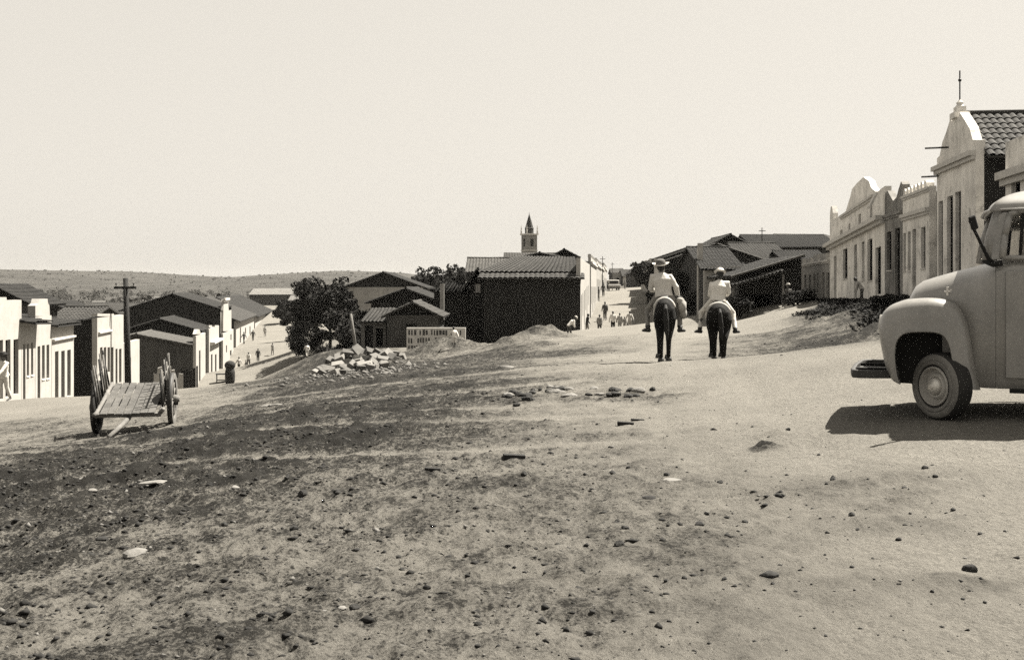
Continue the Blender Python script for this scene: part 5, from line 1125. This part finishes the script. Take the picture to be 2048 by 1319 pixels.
# ------------------------------------------------------------------ two wheeled cart tipped onto its shaft
CX, CY = Xp(270, 23.9), 23.9
ch = math.atan2(-.15, 1)          # local +y runs backwards from the shaft
CT = thing('cart', 'two wheeled wooden cart with slatted sides tipped forward onto its single shaft', 'cart', (CX, CY, gz(CX, CY)), .19)
PLANK = mat('cart_planks', .075, .9, .35, 4, bump=.6, bscale=26, streak=.3, spots=.3, fine=.25)
RW, AX = .56, .78
tilt = math.radians(13)
M = Matrix.Translation((0, 0, RW + .12)) @ Matrix.Rotation(tilt, 4, 'X')
q = MB()
for i in range(7): 
    x0 = -.56 + i * .16; q.box(x0 + random.uniform(0, .008), x0 + .144 + random.uniform(-.008, .006), -1.08 + random.uniform(-.02, .02), 1.0, random.uniform(-.012, 0), .035 + random.uniform(-.008, .012), M)
bevel(q.build('bed', PLANK, CT), .006)
q = MB()
for y in (-.98, 0, .9): q.box(-.66, .66, y - .045, y + .045, -.075, -.003, M)
q.build('cross_beam', WOODG, CT)
for s in (-1, 1):
    q = MB(); q.tube([M @ V3(s * .63, 1.04, .0), M @ V3(s * .63, -.2, .0), M @ V3(s * .64, -.95, -.01), M @ V3(s * (.66 if s < 0 else .72), -1.12, .02 if s < 0 else .12)], .045, 8); q.build('side_rail', WOODG, CT, True)
    for i in range(9 if s > 0 else 7):
        y = -.72 + i * (.2 if s > 0 else .26); hgt = (.6 if s > 0 else .68) + .05 * math.sin(i * 2.1)
        q = MB(); b0 = M @ V3(s * .66, y, -.02); b1 = M @ V3(s * (.78 if s < 0 else .60) + .03 * math.sin(i * 3), y + .2 + .06 * math.sin(i * 5), hgt + .12)
        q.tube([b0, b1], [.022, .018], 7); q.build('stake', WOODG if i % 3 else WOODD, CT, True)
    q = MB(); q.tube([M @ V3(s * (.76 if s < 0 else .62), -.6, .46), M @ V3(s * (.76 if s < 0 else .62), 1.0, .48)], .018, 7); q.build('upper_rail', WOODG, CT, True)
q = MB(); q.tube([(-AX - .12, 0, RW), (AX + .12, 0, RW)], .05, 10); q.build('axle', WOODD, CT, True)
gsh = gz(CX + .2, CY - 2.4) - CT.location.z
q = MB(); q.tube([M @ V3(0, .9, -.11), M @ V3(0, -1.0, -.11), V3(-.06, -1.5, (RW - .3 + gsh) * .45 + .1), V3(-.16, -2.35, gsh + .05)], [.05, .055, .05, .042], 10); q.build('shaft', WOODG, CT, True)
for s in (-1, 1):
    wz = gz(CX + s * AX, CY + s * .1) - CT.location.z
    w = bpy.data.objects.new('wheel', None); COL.objects.link(w); w.parent = CT; w.location = (s * AX, 0, RW + wz * .8)
    q = MB(); q.lathe([(.43, -.045), (.545, -.055), (.56, -.05), (.56, .05), (.545, .055), (.43, .045), (.43, -.045)], 36, 'x'); autosmooth(q.build('rim', WOODG if s > 0 else WOODD, w), 30)  # left wheel in darker wood, painting in the cart's shadow
    q = MB(); q.lathe([(.561, -.046), (.574, -.046), (.574, .046), (.561, .046)], 36, 'x'); q.build('iron_tyre', IRON, w, True)
    q = MB(); q.lathe([(0, -.15), (.075, -.15), (.09, -.06), (.1, 0), (.09, .06), (.07, .15), (0, .15)], 18, 'x'); q.build('hub', WOODG, w, True)
    for i in range(12):
        a = i * math.pi / 6; q = MB(); q.tube([(0, math.cos(a) * .09, math.sin(a) * .09), (0, math.cos(a) * .472, math.sin(a) * .472)], [(.024, .034), (.018, .028)], 8, up=(1, 0, 0)); q.build('spoke', WOODG if s > 0 else WOODD, w, True)
# ==== PART5 ====
# ------------------------------------------------------------------ the truck; local x runs to its rear, y to its far side
PHI = math.atan2(Xp(1872, 10.8), 10.8)
TX, TY = Xp(1872, 10.8), 10.8
TR = thing('truck', 'dusty grey 1950s pickup truck with rounded hood, its nose entering from the right edge', 'truck', (TX, TY, gz(TX, TY)), -PHI)
PAINT = mat('truck_paint', .185, .36, .22, 1.6, spec=.5, bump=.06, bscale=3, fine=.1, streak=.25, spots=.15, coat=.3)
RUBBER = mat('tyre_rubber', .018, .85, .3, 9, bump=.3, bscale=60); DUSTR = mat('dusty_sidewall', .125, .9, .2, 7, fine=.15); RIM = mat('rim_paint', .3, .6, .2, 5, fine=.12); CHRO = mat('dull_chrome', .45, .35, .1, 4, metal=.9, spec=.5); BLK = mat('wheel_well_black', .01, .95, .2, 4); INTER = mat('cab_interior', .03, .8, .3, 5); BUMP = mat('bumper_steel', .03, .55, .3, 4)
CT_ = .95
def catmull(P_, n):
    P_ = [Vector(p) for p in P_]; ext = [P_[0] * 2 - P_[1]] + P_ + [P_[-1] * 2 - P_[-2]]; fine = []
    for i in range(1, len(ext) - 2):
        for k in range(24):
            t = k / 24; a, b, c, d = ext[i - 1:i + 3]
            fine.append(.5 * ((2 * b) + (c - a) * t + (2 * a - 5 * b + 4 * c - d) * t * t + (3 * b - a - 3 * c + d) * t ** 3))
    fine.append(P_[-1]); L_ = [0]
    for i in range(1, len(fine)): L_.append(L_[-1] + (fine[i] - fine[i - 1]).length)
    out = []
    for s in np.linspace(0, L_[-1], n):
        i = min(int(np.searchsorted(L_, s)), len(fine) - 1); i = max(i, 1); f = (s - L_[i - 1]) / max(1e-9, L_[i] - L_[i - 1]); out.append(fine[i - 1].lerp(fine[i], f))
    return out
# hood and lower cab as one lofted shell
SEC = [(-.30, .60, .90, 1.03, .36), (-.285, .55, .95, 1.12, .43), (-.255, .5, 1.0, 1.22, .48), (-.2, .46, 1.02, 1.325, .53), (-.12, .43, 1.05, 1.385, .57), (0, .4, 1.08, 1.425, .62), (.1, .38, 1.1, 1.455, .67), (.22, .36, 1.14, 1.49, .74), (.34, .34, 1.2, 1.52, .81), (.44, .33, 1.28, 1.55, .85), (.54, .33, 1.40, 1.58, .875)]
def shell(secs, n=12, pw=.62):
    mb = MB(); m = 2 * n + 4
    for s, zb, ze, zt, hw in secs:
        half = [(hw * .96, zb), (hw, zb + .06)] + [(hw * math.cos(a) ** pw if math.cos(a) > 1e-6 else 0, ze + (zt - ze) * math.sin(a) ** .75) for a in np.linspace(0, math.pi / 2, n + 1)]
        ring = [(CT_ - t, z) for t, z in half] + [(CT_ + t, z) for t, z in half[::-1][1:]]
        mb.v += [(s, t, z) for t, z in ring]; m = len(ring)
    for i in range(len(secs) - 1):
        for k in range(m - 1): mb.f.append((i * m + k, i * m + k + 1, (i + 1) * m + k + 1, (i + 1) * m + k))
        mb.f.append((i * m + m - 1, i * m, (i + 1) * m, (i + 1) * m + m - 1))
    mb.f.append(tuple(range(m - 1, -1, -1))); mb.f.append(tuple((len(secs) - 1) * m + k for k in range(m)))
    return mb
autosmooth(shell(SEC).build('hood', PAINT, TR), 50)
autosmooth(shell([(.543, .33, 1.42, 1.585, .877), (.7, .33, 1.47, 1.6, .882), (1.2, .33, 1.47, 1.61, .885), (1.8, .33, 1.47, 1.61, .88), (1.86, .36, 1.45, 1.58, .86)], pw=.35).build('cab', PAINT, TR), 50)
# fenders
FO = [(-.335, .345), (-.40, .37), (-.455, .45), (-.50, .62), (-.53, .80), (-.535, .93), (-.505, 1.045), (-.43, 1.13), (-.31, 1.18), (-.17, 1.203), (-.03, 1.208), (.09, 1.192), (.185, 1.145), (.25, 1.06), (.295, .94), (.325, .78), (.35, .6), (.385, .42), (.41, .31)]
FA = [(-.33, .352), (-.355, .42), (-.375, .55), (-.378, .68), (-.362, .77), (-.315, .835), (-.24, .862), (-.14, .868), (-.04, .868), (.035, .852), (.085, .81), (.115, .745), (.135, .66), (.15, .55), (.16, .44), (.165, .335)]
NF = 72
for side in (0, 1):
    O = catmull([V3(a, 0, b) for a, b in FO], NF); A = catmull([V3(a, 0, b) for a, b in FA], NF); mb = MB(); rows = []
    cen = V3(-.08, 0, .75)
    for i in range(NF):
        o, a = O[i], A[i]; e = (a - o)
        u = e.normalized() if e.length > .02 else (cen - o).normalized()
        w = e.length
        pr = [(o + u * .03, .52), (o, .45), (o, .16), (o + u * min(.012, w * .1), .10), (o + u * min(.045, w * .25), .045), (o + u * min(.1, w * .42), .012), (o + e * .6, .0), (o + e * .84, .0), (o + e * .9, -.008), (o + e * .97, -.008), (a, .006), (a, .03), (a - u * .004, .12), (a - u * .006, .42)]
        rows.append([(p.x, t, p.z) for p, t in pr])
    m = len(rows[0]); mb.v = [((x, t, z) if side == 0 else (x, 1.9 - t, z)) for r in rows for x, t, z in r]
    for i in range(NF - 1):
        for k in range(m - 1): mb.f.append((i * m + k, i * m + k + 1, (i + 1) * m + k + 1, (i + 1) * m + k))
    fd = autosmooth(mb.build('fender', PAINT, TR), 50)
    y = .22 if side == 0 else 1.68
    hl = MB(); hl.lathe([(.0, -.545), (.05, -.543), (.075, -.537), (.088, -.53)], 20, 'x', (0, y, .93)); hl.build('headlight', mat('lamp_glass', .5, .15, .05, 5), fd, True)
    hl = MB(); hl.lathe([(.088, -.531), (.1, -.536), (.108, -.525), (.108, -.48)], 20, 'x', (0, y, .93)); hl.build('headlight_ring', CHRO, fd, True)
    wl = MB(); y0, y1 = (.12, .30) if side == 0 else (1.6, 1.78)
    A2 = [a + (cen - a).normalized() * -.012 for a in A]
    for i in range(NF - 1): wl.quad((A2[i].x, y0, A2[i].z), (A2[i + 1].x, y0, A2[i + 1].z), (A2[i + 1].x, y1, A2[i + 1].z), (A2[i].x, y1, A2[i].z))
    yb = y1 if side == 0 else y0; wl.add([(a.x, yb, a.z) for a in A2], [tuple(range(NF))]); wl.build('wheel_well', BLK, TR)
# grille between the fenders
q = MB(); q.box(-.46, -.3, .5, 1.4, .55, 1.0); q.build('grille_surround', PAINT, TR); 
for z in (.64, .76, .88): q = MB(); q.box(-.5, -.462, .55, 1.35, z - .03, z + .03); bevel(q.build('grille_bar', CHRO, TR), .015)
# bumper wrapping back at its ends
pth = [(-.36, .14), (-.60, .055), (-.72, .05), (-.775, .10), (-.80, .3), (-.815, .95), (-.80, 1.6), (-.775, 1.80), (-.72, 1.85), (-.60, 1.845), (-.36, 1.76)]
q = MB()
for x, y in pth:
    for dx, z in [(-.022, .40), (-.022, .482), (.022, .482), (.022, .40)]: q.v.append((x + dx, y + (dx if abs(y - .95) > .7 else 0) * (1 if y < 1 else -1), z))
for i in range(len(pth) - 1):
    for k in range(4): q.f.append((i * 4 + k, i * 4 + (k + 1) % 4, i * 4 + 4 + (k + 1) % 4, i * 4 + 4 + k))
q.f += [(3, 2, 1, 0), tuple(len(q.v) - 4 + k for k in range(4))]
bevel(q.build('bumper', BUMP, TR), .012)
q = MB(); q.box(-.785, -.44, .09, 1.81, .405, .44); q.build('bumper_apron', BUMP, TR)
for y in (.55, 1.3): q = MB(); q.box(-.79, .2, y, y + .08, .37, .47); q.build('frame_horn', BLK, TR)
q = MB(); q.box(-.2, 4.3, .45, .55, .38, .5); q.box(-.2, 4.3, 1.35, 1.45, .38, .5); q.box(-.3, .5, .56, 1.34, .32, .6); q.build('chassis', BLK, TR)
q = MB(); q.box(-.08, .08, .2, 1.7, .28, .36); q.build('front_axle', BLK, TR)
# wheels
def wheel(x, y, turn, out):
    w = bpy.data.objects.new('wheel', None); COL.objects.link(w); w.parent = TR; w.location = (x, y, .335); w.scale = (.92, 1.1, .92); w.rotation_euler = (0, 0, turn)
    s = out                       # outer face towards -y when s = -1
    def lt(pr): return [(r, h * -s) for r, h in pr]
    q = MB(); q.lathe(lt([(.2, .085), (.24, .097), (.335, .085), (.352, .07), (.362, .055), (.364, 0), (.362, -.055), (.352, -.07), (.33, -.088), (.24, -.097), (.2, -.085)]), 48, 'y'); q.build('tyre', RUBBER, w, True)
    for i in range(36):
        pass
    q = MB(); q.lathe(lt([(.232, -.09), (.238, -.104), (.268, -.108), (.276, -.104), (.28, -.099), (.288, -.104), (.305, -.104), (.322, -.098), (.336, -.089), (.343, -.082)]), 48, 'y'); autosmooth(q.build('sidewall', DUSTR, w), 32)
    q = MB(); q.lathe(lt([(.212, -.094), (.206, -.106), (.197, -.107), (.19, -.088), (.178, -.06), (.165, -.05), (.15, -.052), (.135, -.075), (.118, -.084), (.1, -.08), (.092, -.066)]), 48, 'y'); autosmooth(q.build('rim', RIM, w), 35)
    q = MB(); q.lathe(lt([(.094, -.066), (.09, -.09), (.078, -.108), (.05, -.12), (.034, -.122), (.03, -.13), (0, -.134)]), 32, 'y'); autosmooth(q.build('hubcap', mat('hubcap', .5, .4, .15, 8, metal=.4, fine=.1), w), 35)
wheel(.055, .17, math.radians(-47), -1); wheel(0, 1.71, math.radians(-47), 1); wheel(2.9, .18, 0, -1); wheel(2.9, 1.72, 0, 1)
# doors with window frames, glass, pillars, roof
def ztop(x): return 2.075
for side in (0, 1):
    f = (lambda y: y) if side == 0 else (lambda y: 1.9 - y)
    def bx(mb, x0, x1, y0, y1, z0, z1): a, b = sorted((f(y0), f(y1))); mb.box(x0, x1, a, b, z0, z1)
    q = MB(); bx(q, .63, 1.64, .048, .0655, .44, 1.47); d = bevel(q.build('door', PAINT, TR), .004)
    q = MB(); q.tube([(1.48, f(.03), 1.33), (1.62, f(.03), 1.33)], .012, 8); q.build('door_handle', CHRO, d, True)
    if side == 0: TRZ = [(a, b, gz(TX + a * math.cos(PHI) + b * math.sin(PHI), TY - a * math.sin(PHI) + b * math.cos(PHI)) - TR.location.z) for a, b in ((0, .17), (0, 1.7), (2.9, .17), (2.9, 1.7))]; print('WHEELS', TRZ)
    q = MB(); q.tube([(.475, f(.1), 1.575), (.50, f(.13), 1.8), (.575, f(.21), 2.06)], [(.06, .03), (.052, .028), (.05, .03)], 12, up=(0, 1, 0)); q.build('windshield_post', PAINT, TR, True)
    q = MB(); cv = [(.495, 1.57), (.61, 1.60), (.635, 1.82), (.68, 2.0), (.72, 2.045), (.62, 2.05), (.57, 2.02), (.515, 1.8)]
    q.add([(x, f(.068 + (z - 1.6) * .22), z) for x, z in cv] + [(x, f(.095 + (z - 1.6) * .22), z) for x, z in cv], [tuple(range(8)), tuple(range(15, 7, -1))] + [(i, i + 8, (i + 1) % 8 + 8, (i + 1) % 8) for i in range(8)])
    bevel(q.build('front_post', PAINT, TR), .008)
    wf_ = MB()
    pts = [(.60, 1.60), (.625, 1.82), (.67, 2.02), (.74, 2.06), (1.5, 2.065), (1.58, 2.04), (1.62, 1.95), (1.62, 1.60)]
    def yy(z): return f(.075 + (z - 1.6) * .22)
    for i in range(len(pts)):
        (x0, z0), (x1, z1) = pts[i], pts[(i + 1) % len(pts)]; wf_.tube([(x0, yy(z0), z0), (x1, yy(z1), z1)], (.034 if i != len(pts) - 1 else .026), 8, up=(0, 1, 0))
    wf_.build('window_frame', PAINT, d, True)
    q = MB(); q.tube([(.755, yy(1.6), 1.6), (.79, yy(2.06), 2.06)], .016, 6); q.build('vent_bar', BLK, d, True)
    gl = MB(); gl.add([(x, yy(z), z) for x, z in pts] + [(x, yy(z) + (.006 if side == 0 else -.006), z) for x, z in pts], [tuple(range(8)), tuple(range(15, 7, -1))]); gl.build('window_glass', None or MATS.setdefault('glass', bpy.data.materials.new('glass')), d)
    q = MB(); q.tube([(1.7, f(.1), 1.58), (1.7, f(.17), 2.08)], [(.09, .04), (.08, .04)], 10); q.build('rear_post', PAINT, TR, True)
    q = MB(); bx(q, .66, 1.66, -.02, .04, .3, .34); q.build('running_board', BLK, TR)
g = MATS['glass']; g.use_nodes = True; b = g.node_tree.nodes['Principled BSDF']; b.inputs['Transmission Weight'].default_value = 1; b.inputs['Roughness'].default_value = .02; b.inputs['IOR'].default_value = 1.1; b.inputs['Base Color'].default_value = (.93, .92, .9, 1)
q = MB(); q.add([(.47, .2, 1.59), (.47, 1.7, 1.59), (.565, 1.62, 2.08), (.565, .28, 2.08), (.478, .2, 1.59), (.478, 1.7, 1.59), (.573, 1.62, 2.08), (.573, .28, 2.08)], [(0, 1, 2, 3), (7, 6, 5, 4)]); q.build('windshield', g, TR)
q = MB()
NR = 20
rs = []
for i in range(NR + 1):
    u = -1 + 2 * i / NR
    for k in range(NR + 1):
        v = -1 + 2 * k / NR
        a = max(abs(u), abs(v)); ln = math.hypot(u, v); sc = (a / ln) if ln > 1e-6 else 1
        sq = sc ** .12
        x = 1.13 + u * .665 * sq; y = .95 + v * .81 * sq
        ed = (abs(u) ** 3.2 + abs(v) ** 3.2); hgt = max(0, 1 - a ** 2.4) ** .62
        q.v.append((x, y, 2.07 + .235 * hgt + (.0 if u > -1 else 0)))
for i in range(NR):
    for k in range(NR): q.f.append((i * (NR + 1) + k, i * (NR + 1) + k + 1, (i + 1) * (NR + 1) + k + 1, (i + 1) * (NR + 1) + k))
rf = q.build('roof', PAINT, TR, True); so = rf.modifiers.new('s', 'SOLIDIFY'); so.thickness = .03; so.offset = -1
q = MB(); ring = [(1.13 + .668 * math.copysign(abs(math.cos(a)) ** .34, math.cos(a)), .95 + .813 * math.copysign(abs(math.sin(a)) ** .34, math.sin(a)), 2.072) for a in np.linspace(0, 2 * math.pi, 49)]
q.tube(ring, [(.016, .012)] * len(ring), 6, cap=False); q.build('drip_rail', PAINT, rf, True)
q = MB(); q.box(1.74, 1.8, .2, 1.7, 1.6, 1.72); q.box(1.74, 1.8, .2, .45, 1.72, 2.06); q.box(1.74, 1.8, 1.45, 1.7, 1.72, 2.06); q.build('cab_back', PAINT, TR)
q = MB(); q.box(1.05, 1.6, .25, 1.65, .9, 1.2); q.box(1.5, 1.68, .25, 1.65, 1.203, 1.72); bevel(q.build('bench_seat', INTER, TR), .04)
q = MB(); q.tube([(.95 + .07 * math.sin(a), .6 + .2 * math.cos(a), 1.6 + .19 * math.sin(a)) for a in np.linspace(0, 2 * math.pi, 25)], .014, 6, cap=False); q.tube([(.62, .6, 1.42), (.95, .6, 1.6)], .02, 6); q.build('steering_wheel', INTER, TR, True)
# mirror on a thick arm
q = MB(); q.tube([(.515, .07, 1.545), (.47, .02, 1.60), (.315, -.10, 1.93), (.30, -.11, 1.955)], [.026, .018, .015, .014], 8); mi = q.build('mirror_arm', BLK, TR, True)
q = MB(); q.box(-.04, .04, -.016, .016, -.07, .07, Matrix.Translation((.335, -.11, 1.935)) @ Matrix.Rotation(.7, 4, 'Z') @ Matrix.Rotation(-.35, 4, 'Y')); bevel(q.build('mirror', BLK, mi), .02)
q = MB(); q.tube([(.44, .12, 1.575), (.52, .04, 1.535), (.60, .035, 1.55)], .028, 8); q.build('mirror_bracket', BLK, TR, True)
# hood side emblem
q = MB(); q.box(.075, .22, .285, .30, 1.262, 1.278); q.box(.095, .118, .285, .30, 1.225, 1.32); q.box(.14, .155, .285, .30, 1.245, 1.295); bevel(q.build('emblem', CHRO, TR), .005)
# cargo bed
q = MB(); q.box(1.95, 4.3, .2, 1.7, .72, .78); q.build('bed_floor', WOODD, TR)
for y0, y1 in ((.12, .18), (1.72, 1.78)): q = MB(); q.box(1.95, 4.3, y0, y1, .7, 1.28); bevel(q.build('bed_side', PAINT, TR), .02)
q = MB(); q.box(1.95, 2.0, .19, 1.71, .785, 1.3); q.build('bed_front', PAINT, TR); q = MB(); q.box(4.31, 4.36, .18, 1.72, .7, 1.28); q.build('tailgate', PAINT, TR)
# vehicle at the top of the hill street
FVX = Xp(1229, 200); FV = thing('car', 'light coloured car standing at the top of the hill street', 'car', (FVX, 200, gz(FVX, 200)), .05)
q = MB(); q.box(-1.15, 1.15, 0, 4.4, .35, 1.1); bevel(q.build('body', RIM, FV), .15, 3); q = MB(); q.box(-1.0, 1.0, .7, 3.2, 1.103, 1.95); bevel(q.build('cabin', RIM, FV), .2, 3)
q = MB(); q.box(-.8, .8, .685, .699, 1.3, 1.72); q.build('rear_window', DOOR, FV); q = MB(); q.box(-1.1, 1.1, -.12, -.01, .42, .6); q.build('bumper', BUMP, FV)
for x in (-1.0, .8):
    for y in (.8, 3.5): q = MB(); q.lathe([(0, x), (.36, x), (.36, x + .2), (0, x + .2)], 16, 'x', (0, y, .36)); q.build('wheel', RUBBER, FV)

# ------------------------------------------------------------------ the air over the valley
q = MB(); q.box(-5800, 5800, -420, 2900, -60, 42); hz_ = q.build('haze', bpy.data.materials.new('haze_air')); tag(hz_, 'thin pale haze over the valley', 'haze', kind='stuff')
m = hz_.data.materials[0]; m.use_nodes = True; m.node_tree.nodes.clear()
vo = m.node_tree.nodes.new('ShaderNodeVolumePrincipled'); vo.inputs['Density'].default_value = .000055; vo.inputs['Color'].default_value = (.95, .93, .88, 1); vo.inputs['Anisotropy'].default_value = .2
mo = m.node_tree.nodes.new('ShaderNodeOutputMaterial'); m.node_tree.links.new(vo.outputs[0], mo.inputs['Volume'])
